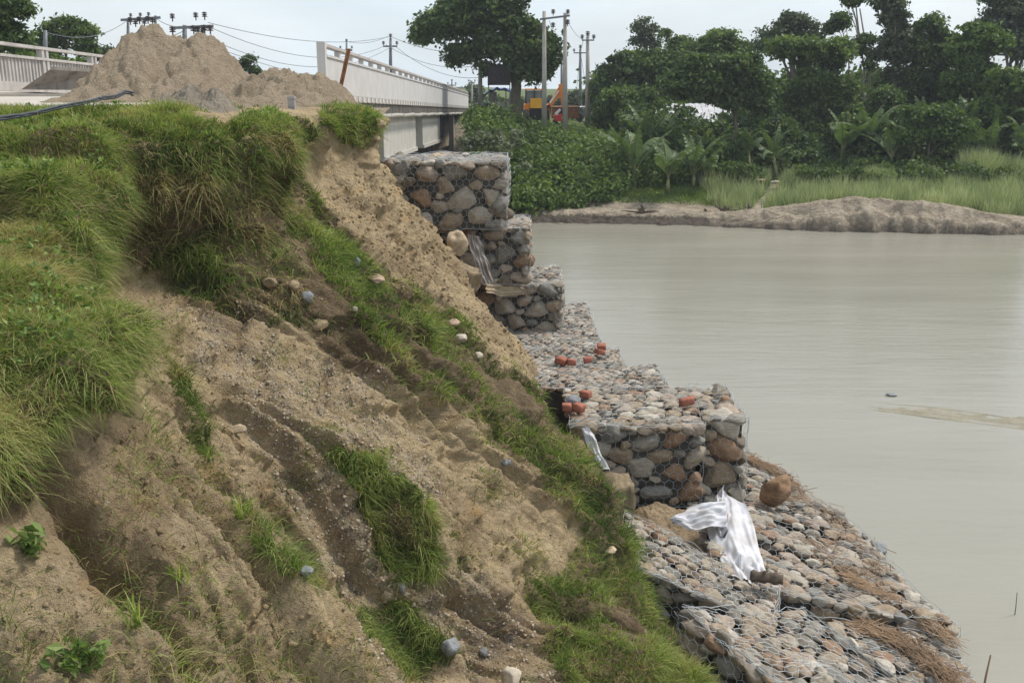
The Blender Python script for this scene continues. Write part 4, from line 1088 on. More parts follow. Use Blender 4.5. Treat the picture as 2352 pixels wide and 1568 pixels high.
thicket('darker leafy bushes mixed into the embankment thicket', cen, rng.uniform(0.4, 0.9, len(cen)), 120, 0.15, 'leafB')
n = 520; x = rng.uniform(6.5, 29, n); y = rng.uniform(53, 60, n)
cen = np.stack([x, y, farz(x, y)+rng.uniform(0, 1.0, n)*np.interp(y, [53, 60], [1.2, 3.0])], 1)
thicket('dark undergrowth at the foot of the trees across the river', cen, rng.uniform(0.5, 0.95, n), 90, 0.18, 'leafA', 'undergrowth')
n = 330; x = rng.uniform(7.0, 27, n); y = shoreY(x)+rng.uniform(7.2, 10.0, n)
k = np.abs(x-(11.6+0.45*(y-47))) > 0.9; x, y = x[k], y[k]
cen = np.stack([x, y, farz(x, y)+rng.uniform(0.0, 0.9, len(x))*np.interp(x, [7, 12, 18], [0.5, 0.6, 1.1])], 1)
thicket('leafy low scrub around the feet of the banana plants', cen, rng.uniform(0.3, 0.6, len(cen)), 90, 0.12, 'leafB', 'scrub')
n = 260; x = rng.uniform(-60, -16, n); y = rng.uniform(60, 75, n)
cen = np.stack([x, y, -1+rng.uniform(-1, 1.3, n)], 1)
thicket('distant line of bushes on the horizon at the left', cen, rng.uniform(0.7, 1.3, n), 40, 0.3, 'leafD', 'distant_bushes')
n = 200; x = rng.uniform(6, 40, n); y = rng.uniform(66, 74, n)
cen = np.stack([x, y, farz(x, y)+rng.uniform(0, 4.0, n)], 1)
thicket('dark forest filling the space behind the riverside trees', cen, rng.uniform(0.9, 1.6, n), 110, 0.3, 'leafA', 'forest_undergrowth')
# silver-leaved shrub near the bridge
cen = P(1130, 335, 47.5)+rng.normal(0, 1, (26, 3))*np.array((0.9, 0.5, 0.45))
V, F, t = clumpleaves(cen, 0.4, 60, 0.14, 0.6); o = build('shrub', V, F, MAT['leafD'], None, False, {'tint': np.clip(t+0.35, 0, 1)})
tag(o, 'pale silvery shrub in the thicket just right of the bridge', 'shrub')

# ------------------------------------------------------------------ banana plants
def banana_leaf(L, W, az, el, droop, seed):
    r = np.random.default_rng(seed); n = 12
    t = np.linspace(0, 1, n+1)
    h = np.array((math.cos(az), math.sin(az), 0))
    e = el-droop*t**1.6
    seg = L/n
    pts = [np.zeros(3)]
    for k in range(n): pts.append(pts[-1]+seg*(h*math.cos(e[k])+np.array((0, 0, math.sin(e[k])))))
    pts = np.array(pts); side = np.array((-math.sin(az), math.cos(az), 0))
    wd = W*1.35*np.clip(np.sin(np.pi*np.clip((t-0.14)/0.86, 0, 1)**0.75), 0.05, 1)
    V = []; F = []; A = []
    for s in (-1, 1):
        for k in range(1, n):
            if t[k] < 0.16: continue
            gap = r.uniform(0.0, 0.10); f = r.uniform(0.25, 0.6)*s
            a, b_ = pts[k]*(1-gap)+pts[k+1]*gap*0+pts[k]*gap, pts[k+1]
            dn = np.array((0, 0, -1.0))*abs(f)
            o1 = side*s*wd[k]*0.5+dn*wd[k]*0.6+(b_-a)*0.5
            o2 = side*s*wd[min(k+1, n)]*0.5+dn*wd[k]*0.6+(b_-a)*(0.3-gap)
            i0 = len(V); V += [a, b_, b_+o2, a+o1]; F.append((i0, i0+1, i0+2, i0+3)); A += [0.55, 0.55, r.uniform(0.2, 0.9), r.uniform(0.2, 0.9)]
    mb = MB(); mb.add(V, [F], 0.0); mb.A[-1] = np.array(A)
    mb.tube(pts, np.linspace(0.035, 0.008, n+1), 5, a=0.95, cap=False)
    return mb
def make_banana(seed, height, nl, LL):
    r = np.random.default_rng(seed)
    root = empty('banana_plant', (0, 0, 0))
    mb = MB(); mb.tube([(0, 0, -0.2), (0.02, 0, height*0.5), (0, 0.02, height*1.1)], [0.12, 0.10, 0.05], 8); mb.build('stem', MAT['stem'], root, True)
    for k in range(nl):
        az = k*2.4+r.uniform(-0.5, 0.5); el = r.uniform(1.0, 1.5); dr = r.choice([r.uniform(0.15, 0.7), r.uniform(0.7, 1.6), r.uniform(1.6, 2.4)])
        m = banana_leaf(LL*r.uniform(0.75, 1.1), 0.50, az, el, dr, seed*50+k)
        o = m.build('leaf', MAT['banana'], root, False, 'tint'); o.location = (0, 0, height-0.05-0.08*k)
    return root
BPRO = {}
def banana(label, u, vc, vb, Y, kind):
    foot = P(u, vb, Y); foot[2] = float(farz(foot[0], Y)) if Y > 45 else foot[2]
    H = P(u, vc, Y)[2]-foot[2]
    if kind not in BPRO:
        src = make_banana(100+kind, 1.5, [8, 6, 7, 6][kind % 4], [2.9, 2.4, 2.1, 2.6][kind % 4]); BPRO[kind] = src; root = src
    else:
        s0 = BPRO[kind]; root = s0.copy(); scene.collection.objects.link(root)
        for ch in s0.children:
            c = ch.copy(); scene.collection.objects.link(c); c.parent = root
    root.location = foot; root.rotation_euler = (rng.normal(0, 0.10), rng.normal(0, 0.10), rng.uniform(0, 6.28)); sc_ = rng.uniform(0.75, 1.15)
    H = max(H*0.50, 0.35)
    for ch in root.children:
        if ch.name.startswith('stem'): ch.scale = (1, 1, H/1.5)
        else: ch.location = (0, 0, H-0.05); ch.scale = (sc_, sc_, sc_*rng.uniform(0.8, 1.15))
    tag(root, label, 'banana plant', 'banana plants along the far bank')
BL = [('banana plant with a yellowing tip, leftmost above the green shore', 1457, 368, 440, 50.5, 0),
 ('banana plant standing free on the shore grass with level side leaves', 1533, 376, 440, 49.8, 1),
 ('bright banana plant just right of the free-standing one', 1591, 372, 440, 50.6, 2),
 ('small low banana plant left of the slim bare trunk', 1618, 388, 430, 51, 1),
 ('tall banana plant in front of the left end of the tin roof', 1477, 305, 400, 54, 0),
 ('banana plant below the middle of the tin roof', 1519, 312, 400, 54.5, 2),
 ('thin banana plant right of the slim bare trunk', 1724, 305, 400, 53, 1),
 ('banana plant below the right end of the roofs', 1786, 318, 400, 52.5, 2),
 ('banana plant in the dark gap under the domed tree, left', 1974, 258, 380, 54, 0),
 ('banana plant between the double trunks and the slim tufted tree', 2008, 264, 380, 54, 1),
 ('large upright banana plant left of the yellowish shrub', 2092, 280, 400, 53, 2),
 ('banana plant with drooping pale leaves low beside the yellowish shrub', 2052, 318, 400, 52.5, 1),
 ('tall pale banana plant rising behind the yellowish shrub', 2232, 240, 380, 54, 0),
 ('banana plant with yellow stem right of the yellowish shrub', 2272, 305, 415, 52, 1),
 ('rightmost banana plant above the tall reeds', 2330, 295, 415, 52, 2),
 ('banana plant half hidden behind the dark understorey tree', 1925, 290, 400, 53.5, 1),
 ('banana plant between the rightmost one and the yellow-stemmed one', 2300, 270, 400, 53.6, 0),
 ('banana plant poking out left of the domed dark tree', 2120, 232, 380, 56, 2)]
for a in BL: banana(*a)

# ------------------------------------------------------------------ houses behind the trees
def house(label, u0, u1, vr, ve, vb, Y, roofmat='tin', wall='redwall', dep=4.0):
    a = P(u0, ve, Y); b_ = P(u1, ve, Y); zr = P(u0, vr, Y)[2]; z0 = P(u0, vb, Y)[2]
    org = np.array((a[0], Y, z0)); root = empty('house', org); tag(root, label, 'house')
    w = b_[0]-a[0]; he = a[2]-z0; hr = zr-z0
    mb = MB(); mb.box((0.2, 0.3, -1.5), (w-0.2, dep, he-0.02)); mb.build('wall', MAT[wall], root)
    mb = MB(); n = 28
    for k in range(n):
        x0 = w*k/n; x1 = w*(k+1)/n; dz = 0.03 if k % 2 else 0.0
        mb.hexa([(x0, -0.2, he-0.05+dz), (x1, -0.2, he-0.05+dz), (x1, dep/2, hr-0.05+dz), (x0, dep/2, hr-0.05+dz)], [(x0, -0.2, he+dz), (x1, -0.2, he+dz), (x1, dep/2, hr+dz), (x0, dep/2, hr+dz)])
        mb.hexa([(x0, dep/2, hr-0.05+dz), (x1, dep/2, hr-0.05+dz), (x1, dep+0.3, he-0.05+dz), (x0, dep+0.3, he-0.05+dz)], [(x0, dep/2, hr+dz), (x1, dep/2, hr+dz), (x1, dep+0.3, he+dz), (x0, dep+0.3, he+dz)])
    mb.build('roof', MAT[roofmat], root)
    for k in range(3):
        x = w*(0.2+0.3*k); mb = MB(); mb.box((x-0.3, 0.22, he*0.25), (x+0.3, 0.30, he*0.7)); mb.build('window', MAT['black'], root)
house('long brick house with a grey tin roof half hidden behind the trees', 1500, 1700, 240, 292, 330, 62)
house('small pale shed roof at the end of the brick house', 1728, 1785, 282, 312, 350, 60, 'tin', 'white', 2.5)
house('small white hut with a red tiled edge behind the banana leaves', 1445, 1495, 238, 255, 320, 64, 'rust', 'white', 2.5)
# ------------------------------------------------------------------ the bridge
def bx(Y): return -4.31+0.0131*(Y-24)
SLP = -0.0275
br = empty('bridge', (bx(24), 24, -0.33)); tag(br, 'long white concrete road bridge with open-topped parapet crossing the river', 'bridge')
borg = np.array((bx(24), 24, -0.33))
def bpt(off, Y, z):            # offset to the left of the right edge, height relative to 24 m
    return np.array((bx(Y)-off, Y, z+SLP*(Y-24)))-borg
def beam(mb, o0, o1, Y0, Y1, z0, z1, a=0.0):
    return mb.hexa([bpt(o1, Y0, z0), bpt(o0, Y0, z0), bpt(o0, Y1, z0), bpt(o1, Y1, z0)], [bpt(o1, Y0, z1), bpt(o0, Y0, z1), bpt(o0, Y1, z1), bpt(o1, Y1, z1)], a)
mb = MB(); beam(mb, 0.0, 0.16, 24, 83, -0.255, 0.57)
beam(mb, -0.03, 0.19, 24.0, 83, 0.573, 0.63); mb.build('parapet_wall', MAT['parapet'], br)
for k in range(33):
    y = 24.1+k*1.84
    mb = MB(); beam(mb, 0.02, 0.15, y-0.1, y+0.12, 0.633, 0.80); mb.build('railing_post', MAT['parapet'], br)
mb = MB(); beam(mb, -0.02, 0.18, 24.0, 83, 0.803, 0.87); mb.build('hand_rail', MAT['rail'], br)
mb = MB(); beam(mb, -0.02, 0.17, 23.78, 24.0-0.004, -0.26, 0.90); mb.build('end_post', MAT['parapet'], br)
mb = MB(); beam(mb, 0.003, 9.3, 24.0, 83, -0.42, -0.258)
mb.build('deck', MAT['road'], br)
for k in range(74):
    y = 24.3+k*0.8; mb = MB(); beam(mb, -0.02, 0.14, y, y+0.33, -0.40, -0.262); mb.build('drain_block', MAT['parapet'], br)
mb = MB(); beam(mb, 0.12, 0.30, 24, 83, -0.85, -0.424)
for k in range(160):
    y = 24.2+k*0.367; beam(mb, 0.05, 0.118, y, y+0.14, -0.83, -0.44)
mb.build('edge_beam', MAT['stained'], br)
mb = MB(); pp = [bpt(-0.02, 24+k*0.59, -0.80-0.012*math.sin(k*0.8)) for k in range(101)]; mb.tube(pp, 0.075, 10)
for k in range(0, 101, 6): mb.tube([pp[k]+np.array((0, -0.06, 0)), pp[k]+np.array((0, 0.06, 0))], 0.095, 10)
mb.build('water_pipe', MAT['pole'], br, True)
for (a0, a1) in ((24, 32.4), (34.9, 45.3), (48.2, 58.2)):
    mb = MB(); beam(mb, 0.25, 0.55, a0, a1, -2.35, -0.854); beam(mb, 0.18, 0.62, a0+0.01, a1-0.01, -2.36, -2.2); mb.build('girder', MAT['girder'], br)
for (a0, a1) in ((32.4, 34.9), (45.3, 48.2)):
    mb = MB(); beam(mb, 0.9, 1.2, a0+.003, a1-.003, -2.3, -0.856); mb.build('cross_beam', MAT['deckshade'], br)
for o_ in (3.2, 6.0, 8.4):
    mb = MB(); beam(mb, o_, o_+0.4, 24, 83, -2.35, -0.43); mb.build('inner_girder', MAT['deckshade'], br)
mb = MB(); beam(mb, 1.1, 1.5, 58.2, 83, -2.35, -0.43); mb.build('inner_girder', MAT['deckshade'], br)
for y in (58.8, 33.6):
    mb = MB(); beam(mb, 0.7, 8.8, y-0.6, y+0.6, -6.3, -2.36); mb.build('pier', MAT['stained'], br)
mb = MB(); beam(mb, 0.28, 0.6, 69.5, 70.3, -6, -0.86); mb.build('column', MAT['pole'], br)
mb = MB(); beam(mb, 0.3, 9.0, 78, 79, -5, -0.44); mb.build('abutment', MAT['stained'], br)
# balustrade on the far side of the road
XL = -13.5
bl = empty('balustrade', (XL, 24, -0.33)); tag(bl, 'old concrete balustrade with vertical bars along the far side of the road', 'railing')
lo = np.array((XL, 24, -0.33))
def lpt(dx, Y, z): return np.array((XL+dx+0.0131*(Y-24), Y, z+SLP*(Y-30)))-lo
def lbeam(mb, d0, d1, Y0, Y1, z0, z1):
    return mb.hexa([lpt(d0, Y0, z0), lpt(d1, Y0, z0), lpt(d1, Y1, z0), lpt(d0, Y1, z0)], [lpt(d0, Y0, z1), lpt(d1, Y0, z1), lpt(d1, Y1, z1), lpt(d0, Y1, z1)])
mb = MB(); lbeam(mb, 0, 0.2, 22, 80, 0.87, 0.95); mb.build('hand_rail', MAT['rail'], bl)
mb = MB(); lbeam(mb, 0, 0.2, 22, 80, 0.58, 0.65); mb.build('lower_rail', MAT['rail'], bl)
mb = MB(); lbeam(mb, 0, 0.2, 22, 80, -0.30, -0.05); mb.build('base', MAT['rail'], bl)
for k in range(18):
    y = 22.6+k*3.3; mb = MB(); lbeam(mb, 0.02, 0.18, y, y+0.14, -0.046, 0.868); lbeam(mb, 0.02, 0.18, y+0.26, y+0.40, -0.046, 0.868)
    mb.build('post', MAT['rail'], bl)
mr_ = MB()
for k in range(160):
    y = 22.2+k*0.19
    if 16 <= k < 114:
        mb = MB(); lbeam(mb, 0.06, 0.14, y, y+0.085, -0.047, 0.578); mb.build('bar', MAT['rail'], bl)
    else: lbeam(mr_, 0.06, 0.14, y, y+0.085, -0.047, 0.578)
o = mr_.build('bars', MAT['rail'], bl); o['kind'] = 'stuff'
# the sloping end wall of the approach
a, b_, c, d, e = P(48, 206, 27.0), P(118, 158, 27.2), P(262, 166, 29.0), P(262, 208, 29.0), None
ctr = (a+d)/2; root_pts = [a-ctr, d-ctr, c-ctr, b_-ctr]
th = np.array((-0.12, 0.45, 0)); mb = MB()
mb.add(root_pts+[q+th for q in root_pts], [[(0,1,2,3),(7,6,5,4),(0,3,7,4),(3,2,6,7),(2,1,5,6),(1,0,4,5)]])
mb.add([q*1.0+np.array((0, -0.05, 0.02)) for q in (root_pts[3]-[0,0,.05], root_pts[2]-[0,0,.05])]+[root_pts[2]+[0,-.05,.06], root_pts[3]+[0,-.05,.06]]+[q+th*1.1 for q in (root_pts[3], root_pts[2])]+[root_pts[2]+th*1.1+[0,0,.06], root_pts[3]+th*1.1+[0,0,.06]],
       [[(0,1,2,3),(3,2,6,7),(1,5,6,2),(0,3,7,4)]])
o = mb.build('end_wall', MAT['stained']); o.location = ctr; tag(o, 'low water-stained concrete wall with a sloping end beside the sand pile', 'wall')

# ------------------------------------------------------------------ sand piles and rubble
def pile(name, label, prof, Yr, zb, w0, w1, mat, seed, amp=0.10, lump=1.0, cat='sand pile', n=220, step=0.0):
    prof = np.array(prof, float)
    pts = np.array([P(u, v, Yr) for u, v in prof])
    x = np.linspace(pts[0, 0]-0.3, pts[-1, 0]+0.3, n); h = np.interp(x, pts[:, 0], pts[:, 2], left=zb-0.15, right=zb-0.15)-zb
    y = np.linspace(-w0, w1, int(n*0.8))
    XX, YY = np.meshgrid(x, y); H = np.repeat(h[None], len(y), 0)*1.10
    g_ = np.where(YY < 0, 1+YY/w0, 1-YY/w1); g_ = np.clip(g_, 0, 1)**0.85
    yw = YY+0.25*perlin(XX*0.9+seed, YY*0.9, 0)
    ZZ = H*g_*(1+0.18*perlin(XX*1.2+seed, YY*1.4, 1))
    t = np.clip(H*g_*3, 0, 1)
    ZZ = ZZ+t*(amp*fbm(XX*2.2*lump+seed, YY*2.2*lump, ZZ*2, 5, 0.62)-amp*0.7*np.exp(-(perlin(XX*1.8+YY*0.8+seed, YY*0.5, 3)/0.10)**2)*(1-g_*0.5))-0.04
    V = np.stack([XX, YY, ZZ], -1).reshape(-1, 3)
    org = np.array(((pts[0, 0]+pts[-1, 0])/2, Yr, zb)); V[:, 0] -= org[0]
    a, b_ = XX.shape; i = np.arange(a-1)[:, None]; j = np.arange(b_-1)[None]
    F = np.stack([i*b_+j, i*b_+j+1, (i+1)*b_+j+1, (i+1)*b_+j], -1).reshape(-1, 4)
    o = build(name, V, F, MAT[mat], None, True); o.location = org; tag(o, label, cat); return o
pile('sand_pile', 'tall pointed pile of dumped sandy earth on the road', [(188,226),(215,196),(245,150),(285,104),(330,74),(352,66),(372,68),(400,82),(425,96),(450,92),(478,102),(510,118),(540,146),(562,172),(590,205),(640,232)], 19.0, -0.33, 2.6, 2.4, 'pile', 3, 0.13)
pile('sand_pile', 'lower second pile of sandy earth in front of the bridge parapet', [(520,235),(560,190),(590,172),(620,168),(645,164),(700,170),(740,180),(775,196),(800,218),(822,250)], 17.2, -0.42, 2.3, 2.0, 'pile', 9, 0.13)
pile('rubble_heap', 'small heap of grey gravelly rubble on the grass edge', [(365,236),(385,214),(410,206),(440,202),(470,214),(500,206),(525,222),(548,246),(572,275)], 12.7, -0.52, 1.1, 0.7, 'rubble', 14, 0.08, 2.0, 'rubble')
# sand strewn between second pile and the edge
o = pile('spilled_sand', 'tongue of loose sand spilling over the cut edge beside the grass clump', [(600,250),(640,234),(690,228),(735,234),(765,250)], 15.3, -0.50, 1.5, 1.5, 'pile', 21, 0.07, 1.3, 'sand')

def slab(name, label, cen, sx, sy, sz, rot, mat, cat, tilt=(0, 0), seed=0, sub=8, rough=0.02):
    """rough-edged block"""
    r = np.random.default_rng(seed); n = sub
    g1 = np.linspace(-1, 1, n); V = []; idx = {}
    F = []
    def vid(p):
        k = tuple(np.round(p, 4))
        if k not in idx: idx[k] = len(V); V.append(np.array(p))
        return idx[k]
    for ax in range(3):
        for s in (-1, 1):
            for i in range(n-1):
                for j in range(n-1):
                    q = []
                    for (a, b_) in ((i, j), (i+1, j), (i+1, j+1), (i, j+1)):
                        p = [0, 0, 0]; p[ax] = s; p[(ax+1) % 3] = g1[a]; p[(ax+2) % 3] = g1[b_]; q.append(vid(p))
                    F.append(q if s > 0 else q[::-1])
    V = np.array(V, float); ln = np.linalg.norm(V, axis=1)[:, None]
    V = V*(0.90+0.10*(1.3/np.maximum(ln, 1)))
    V = V*np.array((sx, sy, sz))/2
    V += rough*3*np.stack([perlin(V[:, 0]*4+seed, V[:, 1]*4, V[:, 2]*4), perlin(V[:, 0]*4, V[:, 1]*4+seed+9, V[:, 2]*4), perlin(V[:, 0]*4, V[:, 1]*4, V[:, 2]*4+seed+5)], 1)
    o = build(name, V, np.array(F), MAT[mat], None, True); o.location = cen; o.rotation_euler = (tilt[0], tilt[1], rot); tag(o, label, cat); return o
slab('concrete_slab', 'broken flat concrete slab at the grass edge below the rubble heap', P(534, 290, 11.2)+[0, 0, 0.03], 0.27, 0.25, 0.10, 0.2, 'girder', 'concrete slab', (0.1, 0.1), 5)
pile('soil_mound', 'tan soil spilled at the foot of the large gabion behind the white cloth', [(1440,1178),(1480,1158),(1530,1160),(1590,1165),(1640,1172),(1680,1190)], 11.95, -5.62, 0.75, 0.5, 'clump', 33, 0.06, 1.5, 'soil')
# posts
mb = MB(); mb.box((-0.045, -0.045, -0.5), (0.045, 0.045, 0.40)); mb.box((-0.055, -0.055, 0.363), (0.055, 0.055, 0.38)); o = mb.build('marker_post', MAT['post']); o.location = P(673, 290, 13.9)+[0, 0, 0.0]
tag(o, 'short grey concrete post standing in the sand at the cut edge', 'post')
p0, p1 = P(783, 205, 20.5), P(802, 112, 20.5)
mb = MB(); dd_ = p1-p0; mb.hexa([(-.05, 0, 0), (.02, 0, 0), (.02, .05, 0), (-.05, .05, 0)], [tuple(dd_+[-.045, 0, 0]), tuple(dd_+[.03, 0, 0]), tuple(dd_+[.03, .05, 0]), tuple(dd_+[-.045, .05, 0])])
mb.hexa([(-.05, -.004, 0), (-.02, -.004, 0), (-.02, -.04, 0), (-.05, -.04, 0)][::-1], [tuple(dd_+[-.045, -.004, 0]), tuple(dd_+[-.02, -.004, 0]), tuple(dd_+[-.02, -.04, 0]), tuple(dd_+[-.045, -.04, 0])][::-1])
o = mb.build('rusty_post', MAT['rust']); o.location = p0; tag(o, 'rusty steel post leaning against the white bridge parapet', 'post')
# black cable lying over the grass
cab = empty('black_cable', P(0, 303, 8.6)); tag(cab, 'black double cable lying across the grass at the left edge', 'cable')
c0 = np.array(cab.location)
for k, (dv, dr_) in enumerate(((0, 0), (5, 0.02))):
    pts = [P(u, v+dv, Y)-c0+np.array((0, 0, 0.12)) for u, v, Y in ((-160, 330, 7.4), (-60, 315, 8.0), (0, 303, 8.6), (70, 291, 9.3), (140, 272, 10.2), (200, 258, 11.2), (240, 247, 12), (268, 243, 12.4), (290, 232, 12.8), (308, 236, 13))]
    pts = np.array(pts); t = np.linspace(0, len(pts)-1, 60); pts = hermite(np.arange(len(pts))*1.0, pts, t)
    mb = MB(); mb.tube(pts+rng.normal(0, 0.003, pts.shape), 0.013, 6); mb.build('strand', MAT['cable'], cab, True)

# ------------------------------------------------------------------ poles and wires
def insul(mb, p, r=0.11, h=0.22):
    for k in range(3):
        z = p[2]+h*k/3; mb.tube([(p[0], p[1], z), (p[0], p[1], z+h*0.13), (p[0], p[1], z+h*0.28)], [r, r*0.95, r*0.35], 9)
    mb.tube([(p[0], p[1], p[2]-0.12), (p[0], p[1], p[2]+h*0.6)], r*0.22, 6)
def hframe(label, ua, ub, vta, vtb, vba, vbb, Y, vcross, over, ins_, rr=0.11, mat='pole', low=None, dY=0.0):
    A = P(ua, vba, Y); B = P(ub, vbb, Y+dY); org = (A+B)/2; root = empty('pole_frame', org); tag(root, label, 'utility pole')
    for (u, vt, b0, y) in ((ua, vta, A, Y), (ub, vtb, B, Y+dY)):
        t = P(u, vt, y); mb = MB(); mb.tube([b0-org, (b0+t)/2-org, t-org], [rr*1.25, rr, rr*0.75], 10); mb.build('pole', MAT[mat], root, True)
    for vc in ([vcross]+([low] if low else [])):
        ca = P(ua, vc[0], Y)-org; cb = P(ub, vc[1], Y+dY)-org; dv = (cb-ca); dv /= np.linalg.norm(dv)
        ca = ca-dv*over; cb = cb+dv*over; mb = MB(); ca[1] -= rr+0.06; cb[1] -= rr+0.06
        mb.hexa([ca+[0,-.05,-.05], cb+[0,-.05,-.05], cb+[0,.05,-.05], ca+[0,.05,-.05]], [ca+[0,-.05,.05], cb+[0,-.05,.05], cb+[0,.05,.05], ca+[0,.05,.05]]); mb.build('crossarm', MAT['steel'], root)
    ca = P(ua, vcross[0], Y)-org; cb = P(ub, vcross[1], Y+dY)-org
    for (f, dz, r) in ins_:
        p = ca*(1-f)+cb*f+np.array((0, -rr-0.06, dz)); mb = MB(); insul(mb, p, r, r*1.9); mb.build('insulator', MAT['insul'], root, True)
    return root
hframe('double grey concrete pole frame standing over the thicket beside the digger', 1250, 1298, 26, 30, 300, 305, 57, (44, 38), 0.25,
       [(-0.25,-0.48,0.13),(0.42,0.22,0.12),(0.42,-0.48,0.13),(1.12,0.12,0.12),(1.12,-0.42,0.13)], 0.13)
hframe('dark double pole frame with six insulators above the tall sand pile', 424, 466, 58, 58, 150, 160, 40, (64, 62), 0.45,
       [(-0.55,0.35,0.10),(0.72,0.35,0.10),(1.2,0.35,0.10),(-0.6,-0.15,0.12),(0.55,-0.15,0.12),(0.78,-0.18,0.12),(1.15,-0.15,0.12),(1.45,-0.17,0.12)], 0.10, 'steel')
hframe('grey double pole frame left of the sand peak with a low crossbar', 294, 357, 47, 36, 150, 150, 44, (46, 42), 0.25,
       [(0.12,-0.1,0.11),(0.3,-0.2,0.11),(0.45,-0.1,0.11),(0.62,-0.2,0.11),(0.76,-0.1,0.11),(0.92,-0.16,0.11),(0.15,0.12,.07),(0.5,0.12,.07),(0.8,0.12,.07)], 0.07, 'steel', (84, 68))
def pole1(label, u, vt, vb, Y, arms, rr=0.13, mat='pole', ins=True, lean=0):
    A = P(u+lean, vb, Y); T = P(u, vt, Y); root = empty('utility_pole', A); tag(root, label, 'utility pole')
    mb = MB(); mb.tube([(0, 0, 0), (T-A)/2, T-A], [rr*1.3, rr, rr*0.7], 9); mb.build('pole', MAT[mat], root, True)
    if ins: mb = MB(); insul(mb, T-A+[0, 0, 0.05], rr*1.0, rr*2); mb.build('insulator', MAT['insul'], root, True)
    for (v, wl_) in arms:
        c = P(u, v, Y)-A; mb = MB(); mb.box((c[0]-wl_, -rr-0.1, c[2]-0.045), (c[0]+wl_, -rr-0.01, c[2]+0.045)); mb.build('crossarm', MAT['steel'], root)
        for s in (-1, 1):
            mb = MB(); insul(mb, (c[0]+s*wl_*0.95, -rr-0.05, c[2]+0.12), rr*0.85, rr*1.7); mb.build('insulator', MAT['insul'], root, True)
    return root
pole1('dark pole with one crossarm rising behind the middle of the parapet', 897, 88, 230, 62, [(107, 0.42)], 0.11, 'steel')
pole1('small dark pole top behind the rusty leaning post', 796, 98, 230, 60, [(116, 0.35)], 0.08, 'steel')
pole1('plain grey pole directly left of the large tree', 1103, 70, 262, 61, [], 0.12, 'pole', False)
pole1('tall grey pole right of the double pole frame', 1350, 84, 300, 72, [(93, 0.42)], 0.16)
pole1('braced darker pole between the pole frame and the tall grey pole', 1333, 112, 300, 84, [(122, 0.55)], 0.13, 'steel')
pole1('thin pole tip just left of the right frame leg', 1290, 128, 290, 80, [(134, 0.25)], 0.11, 'steel')
pole1('faint distant pole seen over the far end of the parapet', 1038, 188, 262, 100, [(196, 0.4)], 0.1, 'steel')
pole1('distant thin pole beyond the end of the bridge', 1084, 185, 262, 96, [(190, 0.3)], 0.1, 'pole', False)
pole1('dark pole seen through the left railing in front of the bushes', 104, 70, 200, 36, [], 0.09, 'steel', False)
def wire(label, a, b_, sag, r=0.012):
    t = np.linspace(0, 1, 30)[:, None]; L = np.asarray(a)*(1-t)+np.asarray(b_)*t; L[:, 2] -= (4*sag*t*(1-t))[:, 0]
    mb = MB(); mb.tube(L-L[0], r, 4, cap=False); o = mb.build('overhead_wire', MAT['steel'], None); o.location = L[0]
    tag(o, label, 'wire', 'overhead wires crossing the sky')
WR = [('topmost wire from the dark pole frame to the single pole behind the parapet', (478, 52, 40), (897, 84, 62), 0.5),
 ('second wire from the dark pole frame, sagging to the parapet corner', (485, 64, 40), (888, 104, 62), 0.9),
 ('third wire from the dark pole frame, dipping lowest before the parapet', (430, 64, 40), (905, 104, 62), 1.35),
 ('low slack wire between the sand piles and the parapet', (470, 100, 42), (870, 190, 78), 0.5),
 ('nearly level wire from the parapet pole towards the large tree', (897, 84, 62), (1103, 120, 61), 0.35),
 ('wire passing below the left lobe of the large tree', (888, 104, 62), (1100, 150, 61), 0.55),
 ('lower wire crossing behind the far parapet to the large tree', (905, 104, 62), (1103, 178, 61), 0.6),
 ('rising thin wire between the small pole top and the single pole', (797, 96, 60), (890, 84, 62), 0.2),
 ('wire linking the two left pole frames', (357, 42, 44), (424, 62, 40), 0.12),
 ('lower wire linking the two left pole frames', (294, 84, 44), (424, 70, 40), 0.25),
 ('wire from the left frame over the tree by the railing', (294, 46, 44), (104, 74, 36), 0.4),
 ('wire running down from the right pole frame to the thin pole tip', (1262, 48, 56.8), (1292, 130, 80), 0.2),
 ('wire running from the frame top to the tall grey pole', (1304, 50, 56.8), (1350, 92, 72), 0.3),
 ('wire from the tall grey pole to the braced darker pole', (1340, 92, 72), (1330, 122, 84), 0.15),
 ('stay wire on the right side of the braced darker pole', (1334, 125, 84), (1348, 215, 84), 0.0),
 ('stay wire on the left side of the braced darker pole', (1332, 125, 84), (1324, 215, 84), 0.0)]
for lb, a, b_, s in WR: wire(lb, P(*a), P(*b_), s, 0.013 if a[2] < 65 else 0.016)

# ------------------------------------------------------------------ digger, stall and things at the far road
Yd = 70.0; zg = P(1220, 282, Yd)[2]
dg = empty('backhoe_loader', (P(1225, 282, Yd)[0], Yd, zg)); tag(dg, 'orange and yellow backhoe digger parked behind the grey double pole', 'digger'); d0 = np.array(dg.location)
def D(u, v, dy=0.0): return P(u, v, Yd)-d0+np.array((0, dy, 0))
def extr(mb, poly, y0, y1):
    n = len(poly); V = [D(u, v, y0) for u, v in poly]+[D(u, v, y1) for u, v in poly]
    tri = [(0, k+1, k) for k in range(1, n-1)]+[(n, n+k, n+k+1) for k in range(1, n-1)]
    q = [(k, (k+1) % n, n+(k+1) % n, n+k) for k in range(n)]
    mb.add(V, [tri, q])
mb = MB(); extr(mb, [(1218,226),(1245,226),(1246,248),(1217,248)], -1.1, -0.2); mb.build('counterweight', MAT['yellow'], dg)
mb = MB(); extr(mb, [(1203,240),(1216,236),(1216,268),(1203,262)], -0.9, 1.6); extr(mb, [(1247,240),(1262,240),(1262,268),(1247,268)], -0.9, 1.6); mb.build('fender', MAT['orange'], dg)
